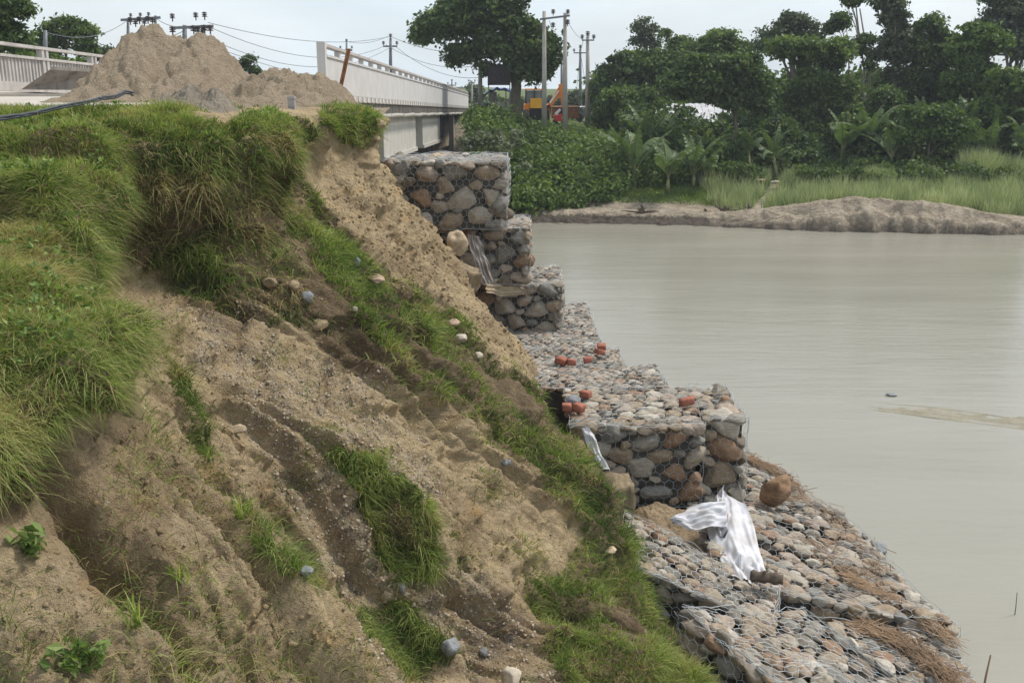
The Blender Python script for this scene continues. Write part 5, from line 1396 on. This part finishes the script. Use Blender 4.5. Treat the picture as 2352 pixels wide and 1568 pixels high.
mb = MB(); extr(mb, [(1216,249),(1248,249),(1250,276),(1214,276)], -0.95, 2.4); mb.build('chassis', MAT['black'], dg)
cabm = MB(); extr(cabm, [(1206,204),(1246,204),(1246,206.5),(1206,206.5)], -0.6, 1.2); ob = cabm.build('cab_roof', MAT['orange'], dg)
mb = MB()
for u in (1207, 1226, 1244): extr(mb, [(u,207),(u+2,207),(u+2,240),(u,240)], -0.55, -0.48); extr(mb, [(u,207),(u+2,207),(u+2,240),(u,240)], 1.1, 1.17)
mb.build('cab_frame', MAT['black'], dg)
mb = MB(); extr(mb, [(1209,208),(1243,208),(1243,240),(1209,240)], -0.42, 1.05); mb.build('cab_glass', MAT['glass'], dg)
mb = MB(); extr(mb, [(1254,246),(1258,252),(1290,215),(1290,196),(1283,198)], -0.9, -0.6); mb.build('boom', MAT['orange'], dg)
mb = MB(); extr(mb, [(1281,194),(1293,192),(1297,200),(1296,248),(1291,250),(1283,206)], -1.25, -0.92); mb.build('dipper_arm', MAT['orange'], dg)
mb = MB(); mb.tube([D(1262, 236, -1.3), D(1282, 208, -1.3)], [0.07, 0.05], 8); mb.build('hydraulic_ram', MAT['white'], dg)
mb = MB(); extr(mb, [(1284,250),(1297,250),(1298,262),(1290,270),(1282,262)], -1.35, -0.8); mb.build('bucket', MAT['black'], dg)
for (u, dy) in ((1208, -1.0), (1254, -1.0), (1208, 2.0), (1254, 2.0)):
    c = D(u, 268, dy); mb = MB(); mb.tube([c+[-.2, 0, 0], c+[-.12, 0, 0], c+[.12, 0, 0], c+[.2, 0, 0]], [0.42, 0.5, 0.5, 0.42], 18); w_ = mb.build('wheel', MAT['black'], dg, True)
    mb = MB(); mb.tube([c+[-.21, 0, 0], c+[.21, 0, 0]], 0.24, 12); q_ = mb.build('rim', MAT['yellow'], w_)
# rusty container, red bundle, car
def blk(name, label, u0, u1, v0, v1, Y, dep, mat, cat, ribs=0):
    a = P(u0, v1, Y); b_ = P(u1, v0, Y); org = np.array(((a[0]+b_[0])/2, Y, a[2])); w = (b_[0]-a[0])/2; h = b_[2]-a[2]
    mb = MB(); mb.box((-w, 0, 0), (w, dep, h)); 
    for k in range(ribs):
        x = -w+2*w*(k+0.5)/ribs; mb.box((x-0.03, -0.05, 0.05), (x+0.03, -0.003, h-0.05))
    mb.box((-w-0.03, -0.06, h+0.003), (w+0.03, dep+0.02, h+0.06))
    o = mb.build(name, MAT[mat]); o.location = org; tag(o, label, cat); return o
blk('tipper_box', 'rusty brown tipper box behind the right frame leg', 1268, 1331, 247, 272, 73, 2.0, 'rust', 'tipper box', 7)
# red three-wheeler front
rd = empty('red_tricycle', P(1285, 283, 68)); tag(rd, 'red and white cargo tricycle below the digger arm', 'tricycle'); r0 = np.array(rd.location)
def E(u, v, dy=0): return P(u, v, 68)-r0+np.array((0, dy, 0))
def ex2(mb, poly, y0, y1):
    n = len(poly); V = [E(u, v, y0) for u, v in poly]+[E(u, v, y1) for u, v in poly]
    mb.add(V, [[(0, k+1, k) for k in range(1, n-1)]+[(n, n+k, n+k+1) for k in range(1, n-1)], [(k, (k+1) % n, n+(k+1) % n, n+k) for k in range(n)]])
mb = MB(); ex2(mb, [(1272,266),(1290,263),(1300,270),(1298,279),(1274,278)], 0, 0.8); mb.build('cargo_box', MAT['red'], rd)
mb = MB(); ex2(mb, [(1274,262),(1286,250),(1289,254),(1279,264)], 0.1, 0.5); mb.build('windshield', MAT['white'], rd)
for u in (1276, 1296):
    c = E(u, 280, 0.1); mb = MB(); mb.tube([c, c+[0, .12, 0]], 0.2, 14); mb.build('wheel', MAT['black'], rd)
cr = empty('parked_car', P(1345, 272, 78)); tag(cr, 'grey car parked beyond the rusty tipper box', 'car'); c0_ = np.array(cr.location)
def Cc(u, v, dy=0): return P(u, v, 78)-c0_+np.array((0, dy, 0))
def ex3(mb, poly, y0, y1):
    n = len(poly); V = [Cc(u, v, y0) for u, v in poly]+[Cc(u, v, y1) for u, v in poly]
    mb.add(V, [[(0, k+1, k) for k in range(1, n-1)]+[(n, n+k, n+k+1) for k in range(1, n-1)], [(k, (k+1) % n, n+(k+1) % n, n+k) for k in range(n)]])
mb = MB(); ex3(mb, [(1318,258),(1322,257),(1372,257),(1378,262),(1378,270),(1318,270)], 0, 1.6); mb.build('body', MAT['steel'], cr)
mb = MB(); ex3(mb, [(1324,256.8),(1332,247),(1356,247),(1366,256.8)], 0.15, 1.45); mb.build('cabin', MAT['glass'], cr)
mb = MB(); ex3(mb, [(1331,246.8),(1335,245),(1354,245),(1358,246.8)], 0.15, 1.45); mb.build('roof', MAT['white'], cr)
for u in (1330, 1366):
    c = Cc(u, 270, -0.03); mb = MB(); mb.tube([c, c+[0, .2, 0]], 0.3, 14); mb.build('wheel', MAT['black'], cr)
# signboard
sb = empty('signboard', P(1145, 262, 59)); tag(sb, 'dark back of a square signboard on posts under the large tree', 'signboard'); s0 = np.array(sb.location)
a = P(1120, 196, 59)-s0; b_ = P(1172, 152, 59)-s0
mb = MB(); mb.box((a[0], -0.03, a[2]), (b_[0], 0.03, b_[2])); mb.build('board', MAT['board'], sb)
for u in (1122, 1171):
    q = P(u, 150, 59)-s0; mb = MB(); mb.box((q[0]-0.03, 0.034, -0.5), (q[0]+0.03, 0.09, q[2])); mb.build('post', MAT['steel'], sb)
# stall with blue tarpaulin
st = empty('market_stall', P(1145, 250, 64)); tag(st, 'small roadside stall under a sagging blue tarpaulin', 'stall'); s0 = np.array(st.location)
nu, nv = 26, 10; V = []
for j in range(nv):
    for i in range(nu):
        t = i/(nu-1); u = 1103+t*90; v = np.interp(t, [0, 0.15, 0.4, 0.7, 0.85, 1], [224, 212, 202, 204, 214, 222])-j*0.4
        q = P(u, v, 64)-s0; V.append((q[0], j*0.25, q[2]+0.06*math.sin(i*1.3+j)-0.02*j))
i = np.arange(nv-1)[:, None]; j = np.arange(nu-1)[None]; F = np.stack([i*nu+j, i*nu+j+1, (i+1)*nu+j+1, (i+1)*nu+j], -1).reshape(-1, 4)
V = np.array(V); V2 = V.copy(); V2[:, 2] -= 0.05
build('tarpaulin', np.vstack([V, V2]), np.vstack([F, F[:, ::-1]+len(V)]), MAT['blue'], st, True)
for u in (1108, 1135, 1162, 1186):
    q = P(u, 212, 64)-s0; mb = MB(); mb.tube([(q[0], 0.1, -0.6), (q[0], 0.1, q[2]+0.05)], 0.035, 6); mb.build('post', MAT['bark'], st)
mb = MB(); q = P(1118, 236, 64)-s0; q2 = P(1182, 236, 64)-s0; mb.box((q[0], 0.2, q[2]-0.5), (q2[0], 1.2, q[2])); mb.build('counter', MAT['rail'], st)
mb = MB(); q = P(1122, 225, 64)-s0; mb.box((q[0], 0.3, q[2]-.15), (q[0]+0.5, 0.9, q[2]+0.35)); mb.build('sacks', MAT['greycloth'], st)

# ------------------------------------------------------------------ things on the slope and gabions
def rock(label, u, v, Y, sx, sz, mat, seed, rot=0.0, sy=None, name='loose_stone', cat='stone', ncut=4, rough=0.2, lift=0.0, group=None, tilt=0.0):
    vv, f = stoneshape(3, 500+seed, rough+0.08, ncut+5)
    o = build(name, vv*np.array((sx/2, (sy or sx*0.8)/2, sz/2)), f, MAT[mat], None, True)
    o.location = P(u, v, Y)+np.array((0, 0, lift)); o.rotation_euler = (tilt, rot, seed*1.3 % 6.28 if rot == 0 else 0); tag(o, label, cat, group); return o
def onb(u, v, ymin=2.3, ymax=20):
    """distance of the bank surface seen at (u, v): nearest"""
    m = (np.abs(U_-u) < 9) & (np.abs(V_-v) < 9) & (Yg > ymin) & (Yg < ymax)
    return float(Y2[m].min()) if m.any() else 9.0
RK = [('round brown stone with a muddy lower half, stuck in the lower slope', 888, 1365, 48, 52, 'tanstone'),
 ('small green-grey stone right of the round brown one', 922, 1350, 30, 34, 'greystone'),
 ('large smooth grey boulder half buried near the bottom edge', 1034, 1485, 70, 66, 'greystone'),
 ('small dark slate-coloured stone right of the grey boulder', 1112, 1497, 32, 28, 'greystone'),
 ('big pale boulder cut by the bottom edge of the photo', 1172, 1555, 76, 76, 'palestone'),
 ('small upright bluish pebble on bare soil', 1128, 1395, 22, 28, 'greystone'),
 ('grey stone half hidden in grass on the left slope', 703, 1312, 46, 36, 'greystone'),
 ('angular dark grey stone on the brown slump below the hollow', 706, 683, 34, 38, 'greystone'),
 ('pink flat stone in the grass ridge beside the sandy face', 858, 642, 76, 30, 'pinkstone'),
 ('small pink stone on the ridge grass lower down', 1040, 741, 44, 24, 'pinkstone'),
 ('grey stone at the head of the ridge grass', 820, 602, 28, 30, 'greystone'),
 ('pale small stone on the upper ridge edge', 815, 710, 16, 16, 'palestone'),
 ('grey-white stone in the middle of the ridge grass', 1060, 775, 40, 28, 'palestone'),
 ('pale stone just below the grey-white one on the ridge', 1100, 815, 26, 22, 'palestone'),
 ('long tan stone lying at the ridge beside the dark hole', 1402, 1262, 48, 18, 'tanstone'),
 ('grey stone at the top of the rilled soil face', 1160, 1060, 44, 26, 'greystone'),
 ('pale ledge stone sticking out of the near soil face', 548, 985, 50, 26, 'tanstone'),
 ('clod of tan earth at the head of the brown slump', 675, 655, 44, 34, 'clump'),
 ('second tan earth clod left of the angular grey stone', 618, 650, 46, 34, 'clump'),
 ('brown earth lump in the middle of the slump', 735, 745, 50, 34, 'clump')]
for k, (lb, u, v, w, h, mt) in enumerate(RK):
    Y = onb(u, v+h*0.3); s = Y/FPX
    rock(lb, u, v, Y+0.03, w*s*0.85, h*s*0.85, mt, k+1, name='loose_stone' if mt != 'clump' else 'earth_clod', cat='stone' if mt != 'clump' else 'clod')
rock('big tan and grey boulder perched at the head of the hanging grey cloth', 1050, 556, 16.4, 0.42, 0.40, 'tanstone', 31, 0.4, name='boulder', cat='boulder')
rock('large smooth brown boulder standing on the sloping stone mattress', 1782, 1132, 13.0, 0.44, 0.52, 'boulder', 33, 0.3, name='boulder', cat='boulder', ncut=7)
rock('tan block on top of the uppermost gabion, right', 1000, 359, 18.0, 0.26, 0.12, 'tanstone', 34, 0.15, name='boulder', cat='stone')
rock('tan block on top of the uppermost gabion, left', 972, 362, 18.3, 0.22, 0.10, 'tanstone', 35, 0.1, name='boulder', cat='stone')
rock('dark wet rock sticking out of the water beside the mattress edge', 2020, 1258, 12.65, 0.28, 0.16, 'greystone', 36, 0.1, name='boulder', cat='rock')
p_ = PZ(2048, 908, WZ); rock('tiny dark rock breaking the water surface by the sandbar', 2048, 906, p_[1], 0.24, 0.08, 'greystone', 37, 0.1, name='water_rock', cat='rock')
# brown clay slabs at the gabion feet
slab('clay_block', 'tall square-edged brown earth block at the foot of the large gabion', P(1420, 1160, 11.7)+[0, 0.1, -0.05], 0.36, 0.40, 0.70, 0.1, 'brown', 'earth block', (0.05, 0.03), 3, 9, 0.02)
slab('clay_block', 'overhanging brown earth block below the tan and grey boulder', P(1070, 625, 16.1)+[0, 0.1, -0.12], 0.42, 0.4, 0.34, 0.15, 'brown', 'earth block', (0.0, 0.35), 8, 9, 0.03)
# bricks
BR = [('red brick piece, left of the pair on the platform', 1290, 828, -4.3), ('red brick piece, right of the pair on the platform', 1312, 832, -4.3), ('whole red brick right of the broken pair', 1350, 826, -4.3),
 ('red brick piece at the water-side edge of the platform', 1378, 808, -4.3), ('faded pink brick at the far platform corner', 1382, 796, -4.3), ('single bright red brick in the middle of the platform', 1345, 905, -4.28),
 ('red brick chip wedged beside a grey stone at the grass edge', 1302, 935, -4.28), ('second red brick chip right of that grey stone', 1330, 936, -4.28), ('flat orange brick right of the platform middle', 1578, 921, -4.28)]
for k, (lb, u, v, z) in enumerate(BR):
    c = PZ(u, v, z+0.05); s = rng.uniform(0.12, 0.19)
    slab('brick', lb, c, s, 0.11, 0.09, rng.uniform(-0.8, 0.8), 'brick', 'brick', (rng.uniform(-.2, .2), rng.uniform(-.2, .2)), 40+k, 5, 0.008)['group'] = 'red bricks on the stone platform'
rock('grey stone lying between two red brick chips at the grass edge', 1316, 922, PZ(1316, 930, -4.25)[1], 0.26, 0.2, 'greystone', 51)

# ------------------------------------------------------------------ cloth
def ribbon(name, label, Lp, Rp, mat, folds=5, amp=0.03, nu=40, nv=60, seed=0, parent=None, cat='cloth', thick=0.006, puff=0.0):
    Lp = np.array([P(*q) for q in Lp]); Rp = np.array([P(*q) for q in Rp])
    t = np.linspace(0, 1, nv); kl = np.linspace(0, 1, len(Lp)); kr = np.linspace(0, 1, len(Rp))
    A = hermite(kl, Lp, t); B = hermite(kr, Rp, t)
    s = np.linspace(0, 1, nu)
    G = A[:, None]*(1-s)[None, :, None]+B[:, None]*s[None, :, None]
    du = np.gradient(G, axis=1); dv = np.gradient(G, axis=0); n = np.cross(dv, du); n /= np.linalg.norm(n, axis=-1)[..., None]+1e-9
    n *= np.where((n[..., 1:2]) > 0, -1, 1)
    ss, tt = np.meshgrid(s, t)
    f = np.sin(ss*folds*np.pi*2+3*perlin(ss*2, tt*2, seed)+tt*1.5)
    f = np.sign(f)*np.abs(f)**0.7
    h = amp*0.55*f*(0.5+0.5*np.sin(np.pi*ss))+amp*1.8*perlin(ss*3+seed, tt*4, 1)-amp*0.9*np.abs(perlin(ss*5+tt*2+seed, tt*2.5-ss*1.5, 1))*2+amp*0.5*perlin(ss*9+seed, tt*9, 1)+puff*np.sin(np.pi*ss)
    G = G+n*h[..., None]
    org = G.mean((0, 1)); a, b_ = ss.shape; i = np.arange(a-1)[:, None]; j = np.arange(b_-1)[None]
    F = np.stack([i*b_+j, i*b_+j+1, (i+1)*b_+j+1, (i+1)*b_+j], -1).reshape(-1, 4)
    V = (G-org).reshape(-1, 3); V2 = (G-org-n*thick).reshape(-1, 3)
    o = build(name, np.vstack([V, V2]), np.vstack([F, F[:, ::-1]+len(V)]), MAT[mat], None, True)
    o.location = org
    if label: tag(o, label, cat)
    return o
wc = ribbon('white_cloth', None, [(1650,1132,12.05),(1632,1165,11.9),(1622,1205,11.6),(1636,1250,11.1),(1662,1295,10.6),(1692,1326,10.2)],
            [(1668,1134,12.05),(1705,1152,11.95),(1722,1180,11.7),(1738,1230,11.2),(1752,1285,10.7),(1763,1322,10.25)], 'cloth', 2, 0.035, seed=2, puff=0.07)
wc.name = 'hanging_part'
w2 = ribbon('left_flap', None, [(1662,1148,11.6),(1630,1152,11.55),(1590,1163,11.5),(1560,1180,11.4),(1540,1193,11.35)],
            [(1668,1208,11.3),(1632,1208,11.2),(1600,1216,11.15),(1570,1210,11.2),(1545,1200,11.3)], 'cloth', 3, 0.03, seed=5, puff=0.05)
w3 = ribbon('knot', None, [(1650,1128,12.0),(1636,1160,11.8),(1640,1200,11.5),(1652,1235,11.2)], [(1656,1130,12.0),(1680,1160,11.8),(1676,1200,11.5),(1668,1240,11.2)], 'cloth', 2, 0.04, seed=8, puff=0.12)
root = empty('white_cloth', P(1660, 1200, 11.6)); tag(root, 'crumpled white geotextile cloth draped over the stones below the large gabion', 'cloth')
for o in (wc, w2, w3): o.location = Vector(o.location)-Vector(root.location); o.parent = root
ribbon('white_cloth', 'narrow strip of white cloth hanging between the grass and the large gabion', [(1335,982,12.0),(1345,1010,11.95),(1360,1045,11.9),(1385,1078,11.8)], [(1352,982,12.05),(1368,1005,12.0),(1380,1040,11.95),(1402,1080,11.85)], 'cloth', 1.5, 0.02, 24, 30, 11, puff=0.04)
ribbon('grey_cloth', 'grey folded cloth hanging down in front of the middle gabion', [(1074,538,16.75),(1080,575,16.7),(1094,615,16.65),(1108,652,16.6)], [(1102,543,16.8),(1114,580,16.78),(1127,615,16.72),(1142,652,16.68)], 'greycloth', 4, 0.03, 40, 50, 13)
ribbon('muddy_cloth', 'muddy tan cloth crumpled over the top of the lowest gabion', [(1112,640,17.1),(1150,640,17.4),(1185,652,17.6),(1212,662,17.7)], [(1120,672,16.9),(1150,680,17.2),(1180,678,17.5),(1205,676,17.55)], 'tancloth', 3, 0.035, 30, 40, 17)
# log
a, b_ = P(1722, 1332, 10.1), P(1798, 1342, 10.0)
t = np.linspace(0, 1, 12)[:, None]; L = a*(1-t)+b_*t+np.array((0, 0, 0.06)); mb = MB(); rr = 0.062+0.012*np.sin(np.arange(12)*1.7); rr[0] *= 0.7
mb.tube(L-L[0], rr, 12); mb.tube([L[4]-L[0], L[4]-L[0]+[0.02, -0.05, 0.10]], [0.03, 0.012], 6)
o = mb.build('log', MAT['wood'], None, True); o.location = L[0]; tag(o, 'short dark wet log lying at the lower end of the white cloth', 'log')
mb = MB(); mb.tube([(0, 0, 0), (0.01, 0, 0.25), (0.03, 0, 0.5)], [0.013, 0.011, 0.008], 6); o = mb.build('stick', MAT['straw'], None, True); o.location = P(2256, 1600, 9.2); tag(o, 'thin pale stick standing at the bottom right corner by the water', 'stick')
mb = MB(); mb.tube([(0, 0, -0.1), (0.0, 0, 0.10), (-0.01, 0, 0.30)], [0.006, 0.005, 0.004], 5); o = mb.build('reed_stalk', MAT['wood'], None); o.location = PZ(2331, 1411, WZ); tag(o, 'single thin stalk standing in the water near the right edge', 'stalk')

# straw debris along the waterline
def debris(label, curve, n, spread, L0, L1, name='straw_debris'):
    c = np.array([PZ(u, v, z) for u, v, z in curve]); t = rng.uniform(0, len(c)-1, n); q = hermite(np.arange(len(c))*1.0, c, t) if len(c) > 2 else c[0]+(c[1]-c[0])*t[:, None]
    dirv = hermite(np.arange(len(c))*1.0, c, np.clip(t+0.05, 0, len(c)-1))-q if len(c) > 2 else np.tile(c[1]-c[0], (n, 1))
    dirv /= np.linalg.norm(dirv, axis=1)[:, None]+1e-9
    dirv = dirv+rng.normal(0, 0.45, (n, 3))*np.array((1, 1, 0.35)); dirv /= np.linalg.norm(dirv, axis=1)[:, None]
    off = rng.normal(0, spread, (n, 3))*np.array((1, 1, 0.22)); off[:, 2] = np.abs(off[:, 2])+0.03
    L = rng.uniform(L0, L1, n)[:, None]
    V, F = segs(q+off-dirv*L/2, q+off+dirv*L/2, rng.uniform(0.002, 0.0055, n))
    o = build(name, V, F, MAT['straw'], None); tag(o, label, 'debris', None, 'stuff')
debris('line of brown straw washed up behind the brown boulder', [(1702,1044,-6.1),(1740,1066,-6.1),(1790,1090,-6.1),(1850,1140,-6.0)], 420, 0.06, 0.08, 0.32)
debris('scattered brown straw along the waterline below the boulder', [(1810,1150,-5.95),(1880,1180,-6.0),(1940,1240,-6.0),(2000,1300,-6.0),(1960,1340,-5.9)], 420, 0.14, 0.05, 0.28)
debris('thick bundle of long brown straw on the bottom right mattress', [(1960,1440,-5.95),(2060,1470,-5.95),(2130,1520,-5.95),(2190,1570,-5.9)], 420, 0.07, 0.15, 0.55)
debris('thin line of straw crossing the middle of the mattress', [(1950,1330,-5.85),(2030,1370,-5.9),(2110,1420,-5.95),(2190,1480,-6.05)], 170, 0.05, 0.1, 0.4)
debris('straw caught on the stones beside the cloth', [(1850,1250,-5.8),(1900,1290,-5.85),(1960,1330,-5.9)], 260, 0.10, 0.06, 0.25)
debris('bundle of bleached straw lying at the reed foot', [(1930,415,-5.0),(1990,420,-5.0),(2040,422,-5.0)], 60, 0.3, 0.4, 1.2)
# driftwood on the far shore
def stump(label, u, v, z, s, seed):
    r = np.random.default_rng(seed); c = PZ(u, v, z); mb = MB()
    for k in range(9):
        e = np.array((r.normal(0, 0.5), r.normal(0, 0.2), abs(r.normal(0.2, 0.3))))*s; m_ = e*0.5+r.normal(0, 0.08, 3)*s
        mb.tube([(0, 0, 0), m_, e], [0.09*s, 0.06*s, 0.02*s], 6)
    mb.tube([(0, 0, -0.1), (0.02, 0, 0.3*s), (-0.05*s, 0, 0.5*s)], [0.16*s, 0.13*s, 0.08*s], 8)
    o = mb.build('driftwood', MAT['wood'], None, True); o.location = c; tag(o, label, 'driftwood')
stump('dark tree stump sitting on the sand flat, far left of the shore', 1475, 488, -5.9, 0.75, 1)
stump('tangled driftwood branches on the sand left of the hump', 1665, 487, -5.85, 0.6, 2)
stump('driftwood root sticking up at the end of the sand flat', 1720, 487, -5.85, 0.7, 3)
stump('twiggy driftwood lying between stump and tangle', 1620, 486, -5.85, 0.3, 4)
mb = MB(); vv, f = stoneshape(2, 900); mb.add(vv*[0.28, 0.2, 0.10], f); o = mb.build('yellow_sack', MAT['palestone'], None, True); o.location = P(1783, 418, 50.5); tag(o, 'pale yellow sack lying at the end of the shore grass', 'sack')
mb = MB(); vv, f = stoneshape(2, 901); mb.add(vv*[0.2, 0.15, 0.07], f); o = mb.build('red_cloth_heap', MAT['pinkstone'], None, True); o.location = P(1748, 414, 50.5); tag(o, 'small pinkish heap of cloth left of the yellow sack', 'cloth heap')

# sandbar just breaking the surface
nu, nv = 240, 90
c = np.array([PZ(1930, 908, WZ), PZ(1990, 938, WZ), PZ(2110, 956, WZ), PZ(2352, 988, WZ), PZ(2600, 1020, WZ)])
d = np.array([PZ(1932, 903, WZ), PZ(2060, 905, WZ), PZ(2180, 905, WZ), PZ(2400, 910, WZ), PZ(2600, 915, WZ)])
t = np.linspace(0, 4, nu); A = hermite(np.arange(5.0), c, t); B = hermite(np.arange(5.0), d, t); s = np.linspace(0, 1, nv)
G = A[None]*(1-s)[:, None, None]+B[None]*s[:, None, None]
ssv = s[:, None]*np.ones(nu)[None]
hgt = 0.0225*(1-sstep(ssv, 0.40, 0.68))*(0.93+0.30*fbm(G[..., 0]*1.3, G[..., 1]*2.5, 5, 3))+0.008*np.clip(1-((ssv-0.18)/0.24)**2, 0, 1)*(0.6+0.6*perlin(G[..., 0]*0.8, G[..., 1]*0.8, 0))+0.012*np.exp(-((ssv-0.03)/0.012)**2)+0.020*np.exp(-((ssv-0.14)/0.010)**2)+0.020*np.exp(-((ssv-0.3-0.1*np.sin(G[..., 0]))/0.008)**2)*sstep(G[..., 0], 6.5, 8)
G[..., 2] = WZ-0.022+hgt*np.minimum(1, np.linspace(0, 2.6, nu))[None]*(1-sstep(ssv, 0.55, 0.8))
i = np.arange(nv-1)[:, None]; j = np.arange(nu-1)[None]; F = np.stack([i*nu+j, i*nu+j+1, (i+1)*nu+j+1, (i+1)*nu+j], -1).reshape(-1, 4)
build('sandbar', G.reshape(-1, 3), F, MAT['bar'], None, True)['kind'] = 'structure'

# weeds on the near face
def weed(label, u, v, ymin, h, kind, seed):
    r = np.random.default_rng(seed); Y = onb(u, v, ymin); c = P(u, v, Y); root = empty('weed', c); tag(root, label, 'weed')
    mb = MB(); C = []
    if kind == 0:
        for k in range(5):
            e = np.array((r.normal(0, 0.10), r.normal(-0.05, 0.06), h*r.uniform(0.6, 1.0))); mb.tube([(0, 0, -0.03), e*0.5+[0.01, 0, 0], e], [0.004, 0.003, 0.002], 5)
            for q in np.linspace(0.35, 1, 6): C.append(e*q+r.normal(0, 0.02, 3))
        mb.build('stalk', MAT['stem'], root)
        V, F, t = leaves(np.repeat(np.array(C), 3, 0)+r.normal(0, 0.018, (len(C)*3, 3)), 0.034, 0.8, None, None, 2.0); build('foliage', V, F, MAT['leafC'], root, False, {'tint': np.clip(t*0.5+0.5, 0, 1)})
    else:
        res = blades(r.normal(0, 0.02, (26, 3))*[1, 1, 0.1], np.tile([0, -0.3, 0.9], (26, 1)), r.uniform(0.5, 1, 26)*h, 0.010, 0.35, 0.5, r.uniform(0.4, 0.85, 26), 5)
        build('foliage', res[0], res[1], MAT['grass'], root, False, {'tint': res[2]})
weed('small dark green leafy weed at the bottom left of the earth face', 190, 1530, 2.4, 0.14, 0, 1)
weed('upright long-bladed weed growing from the near earth face', 315, 1440, 2.4, 0.30, 1, 2)
weed('arching grass weed low on the near earth face', 420, 1330, 2.4, 0.20, 1, 3)
weed('leafy weed at the shaded foot of the near turf', 90, 1260, 2.4, 0.09, 0, 4)
weed('long-bladed grass tuft standing at the edge of the hollow', 560, 1190, 2.4, 0.26, 1, 5)

# small broad-leaved weeds and dead stalks mixed into the turf
pt, nn_ = onbank(plat & vis & (Yg < 12), 1700, 1.0)
kp = perlin(pt[:, 0]*1.8, pt[:, 1]*1.8, 2.2) > -0.05; pt = pt[kp]
C = np.repeat(pt, 4, 0)+rng.normal(0, 0.025, (len(pt)*4, 3))*[1, 1, 0.3]+[0, 0, 0.09]
V, F, t = leaves(C, 0.024, 0.9, None, None, 1.8); tag(build('turf_weeds', V, F, MAT['leafE'], None, False, {'tint': t}), 'small broad-leaved weeds scattered through the turf', 'weeds', None, 'stuff')
pt, nn_ = onbank((plat | hang) & vis & (Yg < 12.5) & (S > 1.2), 2600, 1.0)
L_ = rng.uniform(0.12, 0.34, len(pt)); addgrass(blades(pt, nn_, L_, np.maximum(0.004, 0.0007*pt[:, 1]), 1.1, 0.7, rng.uniform(0.78, 1.0, len(pt))))
flushgrass('dead_stalks', 'pale dead grass stalks sticking out of the green turf', MAT['grass'])

# gravel and clods lying on the bare slope
def gravel_(mask, n, s0, s1, label, mat, name, pw=1.0):
    pt, nn_ = onbank(mask & vis, n, pw); vs = [stoneshape(1, 300+k, 0.25, 3) for k in range(8)]
    VV = []; FF = []; AA = []; cnt = 0
    sz = s0+(s1-s0)*rng.beta(0.8, 4, n)
    for k in range(n):
        v, f = vs[k % 8]; VV.append(v*sz[k]*rng.uniform(0.7, 1.2, 3)+pt[k]); FF.append(f+cnt); cnt += len(v); AA.append(np.full(len(v), rng.uniform()))
    o = build(name, np.vstack(VV), np.vstack(FF), MAT[mat], None, True, {'rnd': np.concatenate(AA)}); tag(o, label, 'gravel', None, 'stuff')
bare = (S > 3.0) & (S < 7.2) & ~solid & (Yg < 12.5)
gravel_(bare & (blur(gravel, 2) > 0.5), 6000, 0.004, 0.026, 'loose gravel washed out of the bare slope', 'gravel', 'gravel')
gravel_(bare, 9000, 0.004, 0.028, 'small crumbs of dry earth on the bare slope', 'soil', 'earth_crumbs', 0.5)
gravel_((S > 3.0) & (S < 6.5) & (Yg > 12.6) & (Yg < 17), 4500, 0.01, 0.05, 'earth crumbs on the far sandy face below the sand piles', 'soil', 'earth_crumbs')

# ------------------------------------------------------------------ thin river haze
mb = MB(); mb.box((-520, -30, -8.6), (650, 470, 32.0))
m = bpy.data.materials.new('haze'); m.use_nodes = True; nt = m.node_tree; nt.nodes.clear()
o = nt.nodes.new('ShaderNodeOutputMaterial'); vs_ = nt.nodes.new('ShaderNodeVolumePrincipled')
vs_.inputs['Color'].default_value = (0.86, 0.92, 1.0, 1); vs_.inputs['Density'].default_value = 0.0006
nt.links.new(vs_.outputs[0], o.inputs['Volume'])
hz = mb.build('haze', m); tag(hz, 'thin pale haze over the river', 'haze', None, 'stuff')
